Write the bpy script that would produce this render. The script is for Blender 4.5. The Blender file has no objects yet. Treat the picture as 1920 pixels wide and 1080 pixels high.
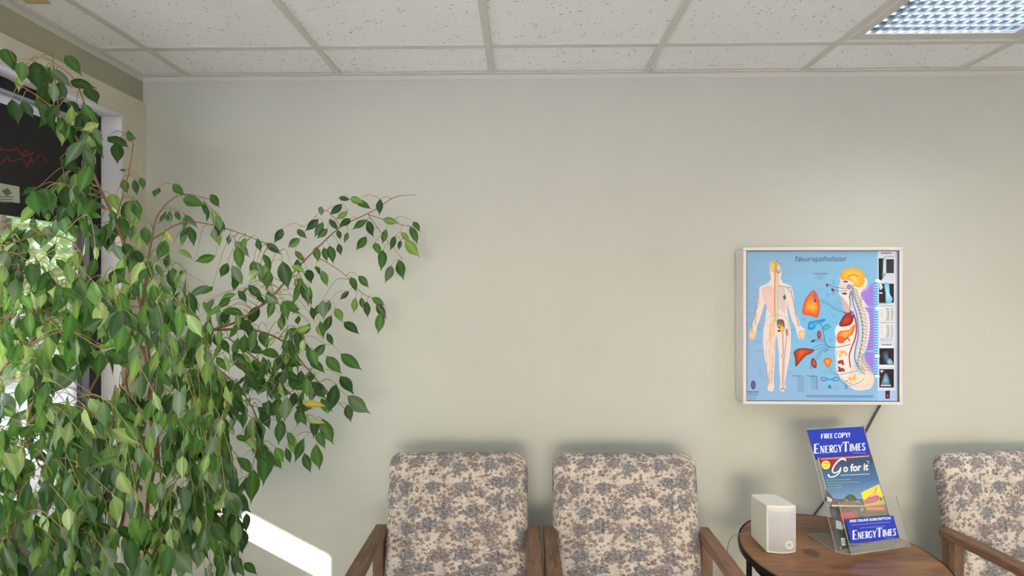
import bpy, bmesh, math, random
from mathutils import Vector, Matrix
random.seed(11)
sc = bpy.context.scene
COL = sc.collection
PI = math.pi

# ------------------------------------------------------------------ camera
CAMY, CAMZ, YAW = -2.041, 1.45, 0.0184
CEIL = CAMZ + 0.851
LX = -1.516            # face of the left wall cladding
cam = bpy.data.cameras.new('camera'); cam.lens = 18; cam.sensor_width = 36
co = bpy.data.objects.new('camera', cam); COL.objects.link(co)
co.location = (0, CAMY, CAMZ); co.rotation_euler = (PI/2, 0, YAW)
cam.clip_start = 0.02
sc.camera = co
CA, SA = math.cos(YAW), math.sin(YAW)

def ray(px, py):
    a, c = (px-960)/960, (540-py)/960
    return Vector((a*CA-SA, a*SA+CA, c))
ORG = Vector((0, CAMY, CAMZ))
def at(px, py, z):                # point seen at a pixel of the photograph, z metres in front of the lens
    return ORG + ray(px, py)*z
def on_plane(px, py, p0, n):
    d = ray(px, py)
    return ORG + d*((p0-ORG).dot(n)/d.dot(n))

# ------------------------------------------------------------------ object helpers
def link(o, parent=None):
    COL.objects.link(o)
    if parent is not None: o.parent = parent
    return o
def tag(o, label=None, cat=None, group=None, kind=None):
    if label: o['label'] = label
    if cat: o['category'] = cat
    if group: o['group'] = group
    if kind: o['kind'] = kind
    return o
def empty(name, loc=(0,0,0), rz=0):
    o = bpy.data.objects.new(name, None); link(o)
    o.location = loc; o.rotation_euler = (0, 0, rz); o.empty_display_size = .05
    return o
def copy_tree(o, parent=None):
    c = o.copy(); COL.objects.link(c); c.parent = parent
    for ch in [x for x in bpy.data.objects if x.parent == o]:
        copy_tree(ch, c)
    return c

class MB:
    def __init__(s): s.v=[]; s.f=[]; s.m=[]; s.c=[]
    def add(s, vs, fs, mi=0, col=(1,1,1)):
        b=len(s.v); s.v += [tuple(p) for p in vs]
        s.f += [tuple(i+b for i in f) for f in fs]; s.m += [mi]*len(fs)
        s.c += list(col) if isinstance(col, list) else [col]*len(vs)
        return s
    def box(s, x0,x1,y0,y1,z0,z1, mi=0):
        v=[(x0,y0,z0),(x1,y0,z0),(x1,y1,z0),(x0,y1,z0),(x0,y0,z1),(x1,y0,z1),(x1,y1,z1),(x0,y1,z1)]
        return s.add(v,[(0,3,2,1),(4,5,6,7),(0,1,5,4),(1,2,6,5),(2,3,7,6),(3,0,4,7)],mi)
    def hexa(s, bot, top, mi=0):
        return s.add(list(bot)+list(top),[(0,3,2,1),(4,5,6,7),(0,1,5,4),(1,2,6,5),(2,3,7,6),(3,0,4,7)],mi)
    def tube(s, pts, rad, n=7, mi=0, cap=True, col=(1,1,1)):
        pts=[Vector(p) for p in pts]
        if not isinstance(rad,(list,tuple)): rad=[rad]*len(pts)
        vs=[]; up=None
        for i,p in enumerate(pts):
            t=(pts[min(i+1,len(pts)-1)]-pts[max(i-1,0)])
            t = t.normalized() if t.length>1e-9 else Vector((0,0,1))
            if up is None: up = t.orthogonal().normalized()
            up = (up - t*up.dot(t)); up = up.normalized() if up.length>1e-6 else t.orthogonal().normalized()
            w=t.cross(up)
            for k in range(n):
                a=2*PI*k/n; vs.append(p+(up*math.cos(a)+w*math.sin(a))*rad[i])
        fs=[]
        for i in range(len(pts)-1):
            for k in range(n):
                a=i*n+k; b=i*n+(k+1)%n; fs.append((a,b,b+n,a+n))
        if cap: fs.append(tuple(range(n))[::-1]); fs.append(tuple((len(pts)-1)*n+k for k in range(n)))
        return s.add(vs,fs,mi,col)
    def lathe(s, prof, n=48, cx=0, cy=0, mi=0):
        vs=[];fs=[]
        for r,z in prof:
            for k in range(n):
                a=2*PI*k/n; vs.append((cx+r*math.cos(a),cy+r*math.sin(a),z))
        for i in range(len(prof)-1):
            for k in range(n):
                a=i*n+k;b=i*n+(k+1)%n; fs.append((a,b,b+n,a+n))
        fs.append(tuple(range(n))[::-1]); fs.append(tuple((len(prof)-1)*n+k for k in range(n)))
        return s.add(vs,fs,mi)
    def prism(s, poly, z0, z1, mi=0):
        n=len(poly); vs=[(x,y,z0) for x,y in poly]+[(x,y,z1) for x,y in poly]
        return s.add(vs,[tuple(range(n))[::-1],tuple(range(n,2*n))]+[(k,(k+1)%n,n+(k+1)%n,n+k) for k in range(n)],mi)
    def build(s, name, mats, parent=None, smooth=False, bevel=0, color=False, loc=None):
        me=bpy.data.meshes.new(name); me.from_pydata(s.v,[],s.f)
        if not isinstance(mats,(list,tuple)): mats=[mats]
        for m in mats: me.materials.append(m)
        me.polygons.foreach_set('material_index', s.m)
        if smooth: me.polygons.foreach_set('use_smooth',[True]*len(s.f))
        if color:
            a=me.color_attributes.new('Col','FLOAT_COLOR','POINT')
            buf=[]
            for c in s.c: buf += [c[0],c[1],c[2],1.0]
            a.data.foreach_set('color',buf)
        me.update()
        o=bpy.data.objects.new(name,me); link(o,parent)
        if loc is not None: o.location=loc
        if bevel:
            b=o.modifiers.new('bevel','BEVEL'); b.width=bevel; b.segments=3; b.limit_method='ANGLE'; b.angle_limit=.6
            if smooth is False:
                me.polygons.foreach_set('use_smooth',[True]*len(s.f))
                w=o.modifiers.new('wn','WEIGHTED_NORMAL'); w.keep_sharp=True
        return o

def lin(c):
    f=lambda u: u/12.92 if u<=.04045 else ((u+.055)/1.055)**2.4
    return tuple(f(x/255) for x in c)

# ------------------------------------------------------------------ materials
def newmat(name):
    m=bpy.data.materials.new(name); m.use_nodes=True
    nt=m.node_tree; b=nt.nodes['Principled BSDF']
    return m,nt,b
def N(nt,t,**k):
    n=nt.nodes.new(t)
    for a,v in k.items(): setattr(n,a,v)
    return n
def mat(name,rgb,rough=.6,metal=0,bump=0,bscale=200,vary=0,vscale=8,coat=0,sheen=0):
    m,nt,b=newmat(name); c=lin(rgb)
    b.inputs['Base Color'].default_value=(*c,1); b.inputs['Roughness'].default_value=rough
    b.inputs['Metallic'].default_value=metal; b.inputs['Coat Weight'].default_value=coat
    tc=N(nt,'ShaderNodeTexCoord')
    if vary:
        no=N(nt,'ShaderNodeTexNoise'); no.inputs['Scale'].default_value=vscale; no.inputs['Detail'].default_value=4
        nt.links.new(tc.outputs['Object'],no.inputs['Vector'])
        r=N(nt,'ShaderNodeValToRGB'); r.color_ramp.elements[0].position=.3; r.color_ramp.elements[1].position=.7
        r.color_ramp.elements[0].color=(*[x*(1-vary) for x in c],1); r.color_ramp.elements[1].color=(*[min(1,x*(1+vary)) for x in c],1)
        nt.links.new(no.outputs['Fac'],r.inputs['Fac']); nt.links.new(r.outputs['Color'],b.inputs['Base Color'])
    if bump:
        n2=N(nt,'ShaderNodeTexNoise'); n2.inputs['Scale'].default_value=bscale; n2.inputs['Detail'].default_value=3
        nt.links.new(tc.outputs['Object'],n2.inputs['Vector'])
        bp=N(nt,'ShaderNodeBump'); bp.inputs['Strength'].default_value=bump; bp.inputs['Distance'].default_value=.002
        nt.links.new(n2.outputs['Fac'],bp.inputs['Height']); nt.links.new(bp.outputs['Normal'],b.inputs['Normal'])
    return m

M={}
M['wall']=mat('painted_wall',(206,207,197),.75,bump=.25,bscale=260,vary=.015,vscale=3)
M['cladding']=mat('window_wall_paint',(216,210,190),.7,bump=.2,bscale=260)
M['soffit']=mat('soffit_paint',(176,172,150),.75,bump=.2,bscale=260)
M['white']=mat('white_trim',(222,220,222),.5)
M['grid']=mat('ceiling_grid_metal',(218,216,206),.5)
M['floor']=mat('floor_carpet',(186,184,182),.9,bump=.5,bscale=400,vary=.1,vscale=60)
M['alu_dark']=mat('dark_aluminium',(38,38,46),.4,metal=.3)
M['alu_grey']=mat('grey_aluminium',(120,114,112),.45,metal=.2)
M['silver']=mat('brushed_silver',(232,229,226),.35,metal=.15)
M['frame_in']=mat('frame_inner_lip',(120,108,104),.5,metal=.2)
M['black']=mat('black_metal',(22,20,20),.35,metal=.4)
M['speaker']=mat('speaker_plastic',(226,224,212),.45)
M['grille']=mat('speaker_grille',(202,200,206),.6,bump=.6,bscale=900)
M['cable']=mat('pale_cable',(135,130,122),.5)
M['cord']=mat('dark_cord',(72,68,66),.5)
M['blackboard']=mat('black_sign_board',(5,4,6),.35)
M['branch']=mat('ficus_bark',(156,112,82),.75,bump=.4,bscale=120,vary=.15,vscale=60)
M['twig']=mat('ficus_twig',(158,142,88),.65)
M['pot']=mat('terracotta_pot',(150,84,58),.7,bump=.3,bscale=80)
M['soil']=mat('potting_soil',(50,36,28),.95,bump=.8,bscale=90)
M['pavement']=mat('concrete_pavement',(205,200,205),.85,bump=.3,bscale=40,vary=.06,vscale=2)
M['bark']=mat('tree_bark',(88,70,55),.85,bump=.6,bscale=30)
M['sun_block']=mat('sun_block_grey',(170,168,165),.7)
M['paper']=mat('white_paper',(225,225,220),.7)

def wood(name,c1,c2,rough=.45,axis='Y',scale=14,coat=0,spot=None):
    m,nt,b=newmat(name)
    tc=N(nt,'ShaderNodeTexCoord'); mp=N(nt,'ShaderNodeMapping')
    s={'X':(1.2,9,9),'Y':(9,1.2,9),'Z':(9,9,1.2)}[axis]; mp.inputs['Scale'].default_value=s
    nt.links.new(tc.outputs['Object'],mp.inputs['Vector'])
    no=N(nt,'ShaderNodeTexNoise'); no.inputs['Scale'].default_value=scale*.55; no.inputs['Detail'].default_value=7; no.inputs['Distortion'].default_value=1.2
    n2=N(nt,'ShaderNodeTexNoise'); n2.inputs['Scale'].default_value=scale*.12; n2.inputs['Detail'].default_value=2
    nt.links.new(mp.outputs[0],no.inputs['Vector']); nt.links.new(mp.outputs[0],n2.inputs['Vector'])
    ad=N(nt,'ShaderNodeMath',operation='ADD'); nt.links.new(no.outputs['Fac'],ad.inputs[0]); nt.links.new(n2.outputs['Fac'],ad.inputs[1])
    ml=N(nt,'ShaderNodeMath',operation='MULTIPLY'); ml.inputs[1].default_value=.5; nt.links.new(ad.outputs[0],ml.inputs[0])
    r=N(nt,'ShaderNodeValToRGB'); e=r.color_ramp.elements
    e[0].position=.36; e[0].color=(*lin(c1),1); e[1].position=.64; e[1].color=(*lin(c2),1)
    nt.links.new(ml.outputs[0],r.inputs['Fac']); out=r.outputs['Color']
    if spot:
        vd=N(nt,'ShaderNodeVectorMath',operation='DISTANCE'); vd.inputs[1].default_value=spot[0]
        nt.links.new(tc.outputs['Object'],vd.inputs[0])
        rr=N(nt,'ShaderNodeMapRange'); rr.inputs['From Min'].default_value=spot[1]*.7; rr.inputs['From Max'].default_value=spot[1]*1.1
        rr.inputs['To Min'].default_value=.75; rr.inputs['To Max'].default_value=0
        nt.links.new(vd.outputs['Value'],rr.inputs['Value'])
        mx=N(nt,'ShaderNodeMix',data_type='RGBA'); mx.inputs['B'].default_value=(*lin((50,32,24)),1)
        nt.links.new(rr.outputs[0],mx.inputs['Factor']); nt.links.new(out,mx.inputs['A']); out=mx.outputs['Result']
    nt.links.new(out,b.inputs['Base Color']); b.inputs['Roughness'].default_value=rough; b.inputs['Coat Weight'].default_value=coat
    b.inputs['Coat Roughness'].default_value=.15
    bp=N(nt,'ShaderNodeBump'); bp.inputs['Strength'].default_value=.15; bp.inputs['Distance'].default_value=.001
    nt.links.new(no.outputs['Fac'],bp.inputs['Height']); nt.links.new(bp.outputs['Normal'],b.inputs['Normal'])
    return m
M['wood']=wood('walnut_arm_wood',(84,60,46),(140,104,80),.45)
M['wood_z']=wood('walnut_post_wood',(92,66,52),(150,116,94),.45,'Z')
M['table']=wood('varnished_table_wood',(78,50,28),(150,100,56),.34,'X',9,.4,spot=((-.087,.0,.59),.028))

def ceiling_tile():
    m,nt,b=newmat('mineral_fibre_tile')
    tc=N(nt,'ShaderNodeTexCoord'); mp=N(nt,'ShaderNodeMapping'); mp.inputs['Scale'].default_value=(45,110,60)
    nt.links.new(tc.outputs['Object'],mp.inputs['Vector'])
    v=N(nt,'ShaderNodeTexVoronoi'); v.inputs['Scale'].default_value=1; v.inputs['Randomness'].default_value=1
    nt.links.new(mp.outputs[0],v.inputs['Vector'])
    v2=N(nt,'ShaderNodeTexNoise'); v2.inputs['Scale'].default_value=420; v2.inputs['Detail'].default_value=2
    nt.links.new(tc.outputs['Object'],v2.inputs['Vector'])
    n0=N(nt,'ShaderNodeTexNoise'); n0.inputs['Scale'].default_value=26; n0.inputs['Detail'].default_value=1
    nt.links.new(tc.outputs['Object'],n0.inputs['Vector'])
    # fissures: cells close to their centre, only where the coarse noise is high
    a=N(nt,'ShaderNodeMapRange'); a.inputs['From Min'].default_value=.16; a.inputs['From Max'].default_value=.24; a.inputs['To Min'].default_value=1; a.inputs['To Max'].default_value=0
    nt.links.new(v.outputs['Distance'],a.inputs['Value'])
    c=N(nt,'ShaderNodeMapRange'); c.inputs['From Min'].default_value=.5; c.inputs['From Max'].default_value=.58
    nt.links.new(n0.outputs['Fac'],c.inputs['Value'])
    mu=N(nt,'ShaderNodeMath',operation='MULTIPLY'); nt.links.new(a.outputs[0],mu.inputs[0]); nt.links.new(c.outputs[0],mu.inputs[1])
    d=N(nt,'ShaderNodeMapRange'); d.inputs['From Min'].default_value=.62; d.inputs['From Max'].default_value=.7; d.inputs['To Max'].default_value=.35
    nt.links.new(v2.outputs['Fac'],d.inputs['Value'])
    mxx=N(nt,'ShaderNodeMath',operation='MAXIMUM'); nt.links.new(mu.outputs[0],mxx.inputs[0]); nt.links.new(d.outputs[0],mxx.inputs[1])
    mx=N(nt,'ShaderNodeMix',data_type='RGBA'); mx.inputs['A'].default_value=(*lin((254,253,250)),1); mx.inputs['B'].default_value=(*lin((165,158,148)),1)
    nt.links.new(mxx.outputs[0],mx.inputs['Factor']); nt.links.new(mx.outputs['Result'],b.inputs['Base Color'])
    bp=N(nt,'ShaderNodeBump'); bp.inputs['Strength'].default_value=.5; bp.inputs['Distance'].default_value=.002; bp.invert=True
    nt.links.new(mxx.outputs[0],bp.inputs['Height']); nt.links.new(bp.outputs['Normal'],b.inputs['Normal'])
    b.inputs['Roughness'].default_value=.9
    return m
M['tile']=ceiling_tile()

def fabric():
    m,nt,b=newmat('floral_tapestry')
    tc=N(nt,'ShaderNodeTexCoord'); L=nt.links.new
    sep=N(nt,'ShaderNodeSeparateXYZ'); L(tc.outputs['Object'],sep.inputs[0])
    def mth(op,a,c):
        x=N(nt,'ShaderNodeMath',operation=op)
        for i_,v in enumerate((a,c)):
            if isinstance(v,(int,float)): x.inputs[i_].default_value=v
            else: L(v,x.inputs[i_])
        return x.outputs[0]
    cmb_=N(nt,'ShaderNodeCombineXYZ')
    L(mth('ADD',sep.outputs[0],mth('MULTIPLY',mth('MULTIPLY',sep.outputs[0],mth('SUBTRACT',sep.outputs[1],.21)),3.4)),cmb_.inputs[0]); L(mth('ADD',sep.outputs[2],mth('MULTIPLY',sep.outputs[1],.8)),cmb_.inputs[1])
    uv=cmb_.outputs[0]
    def warp(src,scale,amt):
        wn=N(nt,'ShaderNodeTexNoise',noise_dimensions='2D'); wn.inputs['Scale'].default_value=scale; wn.inputs['Detail'].default_value=2; L(src,wn.inputs['Vector'])
        sub=N(nt,'ShaderNodeVectorMath',operation='SUBTRACT'); sub.inputs[1].default_value=(.5,.5,.5); L(wn.outputs['Color'],sub.inputs[0])
        scl=N(nt,'ShaderNodeVectorMath',operation='SCALE'); scl.inputs['Scale'].default_value=amt; L(sub.outputs[0],scl.inputs[0])
        add=N(nt,'ShaderNodeVectorMath',operation='ADD'); L(src,add.inputs[0]); L(scl.outputs[0],add.inputs[1]); return add.outputs[0]
    P1=warp(uv,60,.028); P2=warp(uv,150,.014)
    def vor(scale,feat='F1',src=P1,rnd=1):
        v=N(nt,'ShaderNodeTexVoronoi',feature=feat,voronoi_dimensions='2D'); v.inputs['Scale'].default_value=scale; v.inputs['Randomness'].default_value=rnd; L(src,v.inputs['Vector']); return v
    def noi(scale,det=3,src=uv):
        v=N(nt,'ShaderNodeTexNoise',noise_dimensions='2D'); v.inputs['Scale'].default_value=scale; v.inputs['Detail'].default_value=det; L(src,v.inputs['Vector']); return v.outputs['Fac']
    def rng(src,a,bb,c=0,d=1):
        r=N(nt,'ShaderNodeMapRange'); r.inputs['From Min'].default_value=a; r.inputs['From Max'].default_value=bb; r.inputs['To Min'].default_value=c; r.inputs['To Max'].default_value=d; L(src,r.inputs['Value']); return r.outputs[0]
    def mixc(fac,A,B):
        x=N(nt,'ShaderNodeMix',data_type='RGBA'); L(fac,x.inputs['Factor'])
        for k_,v in (('A',A),('B',B)):
            if isinstance(v,tuple): x.inputs[k_].default_value=(*lin(v),1)
            else: L(v,x.inputs[k_])
        return x.outputs['Result']
    mul=lambda a,c: mth('MULTIPLY',a,c)
    col=mixc(rng(noi(22),.38,.62),(212,202,190),(190,176,166))
    e1=vor(40,'DISTANCE_TO_EDGE',P1); col=mixc(rng(e1.outputs['Distance'],.02,.055,.85,0),col,(220,214,202))
    # rust and olive leaves
    v1=vor(62,src=P2); sp=N(nt,'ShaderNodeSeparateColor'); L(v1.outputs['Color'],sp.inputs[0])
    f1=mul(mul(rng(v1.outputs['Distance'],.36,.46,1,0),rng(sp.outputs[0],.42,.46)),.8)
    col=mixc(f1,col,mixc(rng(sp.outputs[1],.5,.55),(134,108,102),(112,108,98)))
    # small dark specks
    v4=vor(105,src=P2); s4=N(nt,'ShaderNodeSeparateColor'); L(v4.outputs['Color'],s4.inputs[0])
    col=mixc(mul(mul(rng(v4.outputs['Distance'],.28,.36,1,0),rng(s4.outputs[2],.66,.7)),.75),col,(84,72,72))
    # blue-grey flower heads with ragged rims, in staggered rows
    def flower(scale,r0,r1,off,cA,cB,dark):
        global_off=N(nt,'ShaderNodeVectorMath',operation='ADD'); global_off.inputs[1].default_value=off; L(P1,global_off.inputs[0])
        v=vor(scale,src=global_off.outputs[0],rnd=.62)
        rag=mth('ADD',v.outputs['Distance'],mul(mth('SUBTRACT',noi(115,2,P2),.5),.55))
        m0=rng(rag,r0,r1,1,0)
        petal=rng(vor(95,'DISTANCE_TO_EDGE',P2).outputs['Distance'],.02,.12,.35,1)
        return mul(m0,petal), mixc(rng(noi(150,3,P2),.45,.56),cA,mixc(rng(noi(230,2,P2),.5,.55),cB,dark))
    for args in ((12.5,.26,.36,(0,0,0),(132,130,134),(104,104,110),(68,67,73)),(9.5,.15,.22,(.37,.21,0),(146,130,126),(116,107,108),(78,72,76))):
        f,c=flower(*args); col=mixc(f,col,c)
    L(col,b.inputs['Base Color']); b.inputs['Roughness'].default_value=.9
    b.inputs['Sheen Weight'].default_value=.1
    wv=N(nt,'ShaderNodeTexNoise'); wv.inputs['Scale'].default_value=700; L(tc.outputs['Object'],wv.inputs['Vector'])
    bp=N(nt,'ShaderNodeBump'); bp.inputs['Strength'].default_value=.35; bp.inputs['Distance'].default_value=.001
    L(wv.outputs['Fac'],bp.inputs['Height']); L(bp.outputs['Normal'],b.inputs['Normal'])
    return m
M['fabric']=fabric()

def leafmat(name,rough=.35,trans=.35):
    m,nt,b=newmat(name); L=nt.links.new
    at_=N(nt,'ShaderNodeAttribute'); at_.attribute_name='Col'
    geo=N(nt,'ShaderNodeNewGeometry')
    hs=N(nt,'ShaderNodeHueSaturation'); hs.inputs['Saturation'].default_value=.72; hs.inputs['Value'].default_value=1.7; L(at_.outputs['Color'],hs.inputs['Color'])
    mx=N(nt,'ShaderNodeMix',data_type='RGBA'); L(geo.outputs['Backfacing'],mx.inputs['Factor']); L(at_.outputs['Color'],mx.inputs['A']); L(hs.outputs['Color'],mx.inputs['B'])
    L(mx.outputs['Result'],b.inputs['Base Color']); b.inputs['Roughness'].default_value=rough
    tr=N(nt,'ShaderNodeBsdfTranslucent'); h2=N(nt,'ShaderNodeHueSaturation'); h2.inputs['Value'].default_value=2.2; h2.inputs['Hue'].default_value=.485; L(at_.outputs['Color'],h2.inputs['Color']); L(h2.outputs['Color'],tr.inputs['Color'])
    ms=N(nt,'ShaderNodeMixShader'); ms.inputs[0].default_value=trans
    L(b.outputs[0],ms.inputs[1]); L(tr.outputs[0],ms.inputs[2]); L(ms.outputs[0],nt.nodes['Material Output'].inputs['Surface'])
    return m
M['leaf']=leafmat('ficus_leaf')
M['tree_leaf']=leafmat('tree_leaf',.5,.3)

def printmat(name,emit=0,rough=.4,coat=0):
    m,nt,b=newmat(name); a=N(nt,'ShaderNodeAttribute'); a.attribute_name='Col'
    nt.links.new(a.outputs['Color'],b.inputs['Base Color'])
    if emit:
        nt.links.new(a.outputs['Color'],b.inputs['Emission Color']); b.inputs['Emission Strength'].default_value=emit
    b.inputs['Roughness'].default_value=rough; b.inputs['Coat Weight'].default_value=coat
    return m
M['chart']=printmat('backlit_chart_print',.3,.5)
M['print']=printmat('glossy_paper_print',0,.35,.2)

def glassy(name,tint=(1,1,1),gl=.06,rough=.02,haze=0):
    m=bpy.data.materials.new(name); m.use_nodes=True; nt=m.node_tree; nt.nodes.clear()
    o=N(nt,'ShaderNodeOutputMaterial'); t=N(nt,'ShaderNodeBsdfTransparent'); t.inputs[0].default_value=(*tint,1)
    g=N(nt,'ShaderNodeBsdfGlossy'); g.inputs['Roughness'].default_value=rough
    fr=N(nt,'ShaderNodeFresnel'); fr.inputs[0].default_value=1.45
    mr=N(nt,'ShaderNodeMath',operation='MULTIPLY'); mr.inputs[1].default_value=gl/.04*.6; nt.links.new(fr.outputs[0],mr.inputs[0])
    if haze:
        df=N(nt,'ShaderNodeBsdfDiffuse'); m0=N(nt,'ShaderNodeMixShader'); m0.inputs[0].default_value=haze; df.inputs[0].default_value=(.8,.8,.78,1); nt.links.new(t.outputs[0],m0.inputs[1]); nt.links.new(df.outputs[0],m0.inputs[2]); t=m0
    mx=N(nt,'ShaderNodeMixShader'); nt.links.new(mr.outputs[0],mx.inputs[0]); nt.links.new(t.outputs[0],mx.inputs[1]); nt.links.new(g.outputs[0],mx.inputs[2]); nt.links.new(mx.outputs[0],o.inputs[0])
    return m
M['glass']=glassy('window_glass')
M['acrylic']=glassy('clear_acrylic',(.98,.985,.98),.025,.03,.05)
def acr_edge():
    m,nt,b=newmat('acrylic_edge'); b.inputs['Base Color'].default_value=(*lin((190,190,182)),1); b.inputs['Roughness'].default_value=.2; b.inputs['Alpha'].default_value=.75
    return m
M['acr_edge']=acr_edge()
def emis(name,rgb,s):
    m,nt,b=newmat(name); b.inputs['Base Color'].default_value=(*lin(rgb),1); b.inputs['Emission Color'].default_value=(*lin(rgb),1); b.inputs['Emission Strength'].default_value=s
    return m
M['tube']=emis('fluorescent_tube',(225,238,255),3)
M['louver']=mat('blue_silver_louver',(150,158,166),.42,metal=.85)
M['housing']=mat('white_housing',(200,205,210),.5)

# ------------------------------------------------------------------ rounded box
def axis_pts(h,r,n,k=4):
    a=[-h+r*(1-math.cos(PI/2*i/k)) for i in range(k)]
    mid=[-h+r+(2*h-2*r)*i/n for i in range(n+1)]
    return a+mid+[-x for x in a][::-1]
def rbox(hx,hy,hz,r,n=(6,2,6),fn=None):
    X,Y,Z=axis_pts(hx,r,n[0]),axis_pts(hy,r,n[1]),axis_pts(hz,r,n[2])
    idx={};vs=[];fs=[]
    def vid(i,j,k):
        key=(i,j,k)
        if key not in idx:
            p=Vector((X[i],Y[j],Z[k]))
            q=Vector((max(-hx+r,min(hx-r,p.x)),max(-hy+r,min(hy-r,p.y)),max(-hz+r,min(hz-r,p.z))))
            d=p-q
            if d.length>1e-9: p=q+d.normalized()*r
            if fn: p=fn(p)
            idx[key]=len(vs); vs.append(p)
        return idx[key]
    a,b,c=len(X)-1,len(Y)-1,len(Z)-1
    for i in range(a):
        for j in range(b):
            fs.append((vid(i,j,0),vid(i,j+1,0),vid(i+1,j+1,0),vid(i+1,j,0)))
            fs.append((vid(i,j,c),vid(i+1,j,c),vid(i+1,j+1,c),vid(i,j+1,c)))
    for i in range(a):
        for k in range(c):
            fs.append((vid(i,0,k),vid(i+1,0,k),vid(i+1,0,k+1),vid(i,0,k+1)))
            fs.append((vid(i,b,k),vid(i,b,k+1),vid(i+1,b,k+1),vid(i+1,b,k)))
    for j in range(b):
        for k in range(c):
            fs.append((vid(0,j,k),vid(0,j,k+1),vid(0,j+1,k+1),vid(0,j+1,k)))
            fs.append((vid(a,j,k),vid(a,j+1,k),vid(a,j+1,k+1),vid(a,j,k+1)))
    return vs,fs

# ------------------------------------------------------------------ room shell
RX, FY = 3.4, -5.6
def struct(name,mb,m,parent=None,**k):
    o=mb.build(name,m,parent,**k)
    if parent is None: o['kind']='structure'
    return o
struct('floor',MB().box(LX-.2,RX,FY,.1,-.1,0),M['floor'])
struct('wall_back',MB().box(LX-.2,RX+.1,0,.12,0,CEIL+.3),M['wall'])
struct('wall_right',MB().box(RX,RX+.1,FY,0,0,CEIL+.3),M['wall'])
W3=(-1.2,1.3,.10,2.109)
wf=MB(); wf.box(LX-.2,W3[0],FY-.12,FY,0,CEIL+.3); wf.box(W3[1],RX+.1,FY-.12,FY,0,CEIL+.3); wf.box(W3[0],W3[1],FY-.12,FY,0,W3[2]); wf.box(W3[0],W3[1],FY-.12,FY,W3[3],CEIL+.3)
struct('wall_front',wf,M['wall'])
# left wall: openings W1 (seen) and W2 (unseen, added for sun bounce off the floor)
W1=(-1.56,-.121,.10,2.109); W2=(-5.3,-3.1,.10,2.109)
SX=LX-.013            # upper band is 13 mm further back
w=MB(); OX=LX-.14
BAND=2.195
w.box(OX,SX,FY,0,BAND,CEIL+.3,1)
def clad(y0,y1,z0,z1): w.box(OX,LX,y0,y1,z0,z1,0)
clad(FY,0,W1[3],BAND); clad(FY,0,0,.10)
clad(W1[1],0,.10,W1[3]); clad(W2[1],W1[0],.10,W1[3]); clad(FY,W2[0],.10,W1[3])
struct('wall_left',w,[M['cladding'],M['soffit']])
# window 1 and the added second window in the left wall
def window(name,W):
    y0,y1,z0,z1=W
    root=empty(name,(LX,(y0+y1)/2,z0)); root['kind']='structure'
    O=Vector(root.location)
    def P(nm,mb,m,par=root,**k):
        mb.v=[(a-O.x,b-O.y,c-O.z) for a,b,c in mb.v]; return mb.build(nm,m,par,**k)
    j=MB(); t=.012
    j.box(LX-.075,LX+.004,y1-t,y1,z0,z1); j.box(LX-.075,LX+.004,y0,y0+t,z0,z1); j.box(LX-.075,LX+.004,y0+t,y1-t,z1-t,z1)
    j.box(LX-.075,LX+.02,y0+t,y1-t,z0,z0+t)
    P('window_casing',j,M['white'],bevel=.002)
    f=MB(); a=LX-.125; b=LX-.075; s=.05
    f.box(a,b,y1-t-s,y1,z0,z1); f.box(a,b,y0,y0+t+s,z0,z1); f.box(a,b,y0+t+s,y1-t-s,z1-t-.035,z1); f.box(a,b,y0+t+s,y1-t-s,z0,z0+t+s)
    P('window_frame',f,M['alu_dark'],bevel=.002)
    P('window_rail',MB().box(a-.005,b+.01,y0+t+s,y1-t-s,.60,.685),M['alu_grey'],bevel=.002)
    for q0,q1 in ((z0+t+s,.60),(.685,z1-t-.035)):
        P('window_pane',MB().box(LX-.104,LX-.098,y0+t+s,y1-t-s,q0,q1),M['glass'])
    return root
window('window_1',W1); window('bounce_window',W2)
wr=empty('fill_window',((W3[0]+W3[1])/2,FY-.06,W3[2])); wr['kind']='structure'  # unseen front window, added to bring daylight onto the back wall and ceiling
hx=(W3[1]-W3[0])/2; hz_=W3[3]-W3[2]
wfm=MB(); wfm.box(-hx,hx,-.03,.03,0,.05); wfm.box(-hx,hx,-.03,.03,hz_-.05,hz_)
for x in (-hx,-hx/3-.025,hx/3-.025,hx-.05): wfm.box(x,x+.05,-.03,.03,.05,hz_-.05)
wfm.build('window_frame',M['alu_dark'],wr)
for a_,b_ in ((-hx+.05,-hx/3-.025),(-hx/3+.025,hx/3-.025),(hx/3+.025,hx-.05)): MB().box(a_,b_,-.003,.003,.05,hz_-.05).build('window_pane',M['glass'],wr)

# ceiling with its grid
GX0=-1.338; TW=.6096; CY=-.236
LXR=(GX0+4*TW+.012, GX0+5*TW-.012, CY-2*TW+.012, CY-.012)      # light opening
tz=CEIL+.006
cm=MB()
def crect(x0,x1,y0,y1): cm.box(x0,x1,y0,y1,tz,tz+.016)
crect(SX-.05,LXR[0]-.012,FY,.0); crect(LXR[1]+.012,RX,FY,0); crect(LXR[0]-.012,LXR[1]+.012,LXR[3]+.012,0); crect(LXR[0]-.012,LXR[1]+.012,FY,LXR[2]-.012)
ceil=struct('ceiling',cm,M['tile'])
g=MB(); hw=.0119
k=-1
xs=[GX0+TW*i for i in range(0,9) if GX0+TW*i<RX]
ys=[CY-TW*2*i for i in range(0,5)]
for x in xs: g.box(x-hw,x+hw,FY,-.02,CEIL,CEIL+.022)
for y in ys:
    seg=[SX+.02]+xs+[RX-.02]
    for a,b in zip(seg[:-1],seg[1:]): g.box(a+hw,b-hw,y-hw,y+hw,CEIL+.0004,CEIL+.022)
go=g.build('ceiling_grid',M['grid'],ceil)
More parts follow.
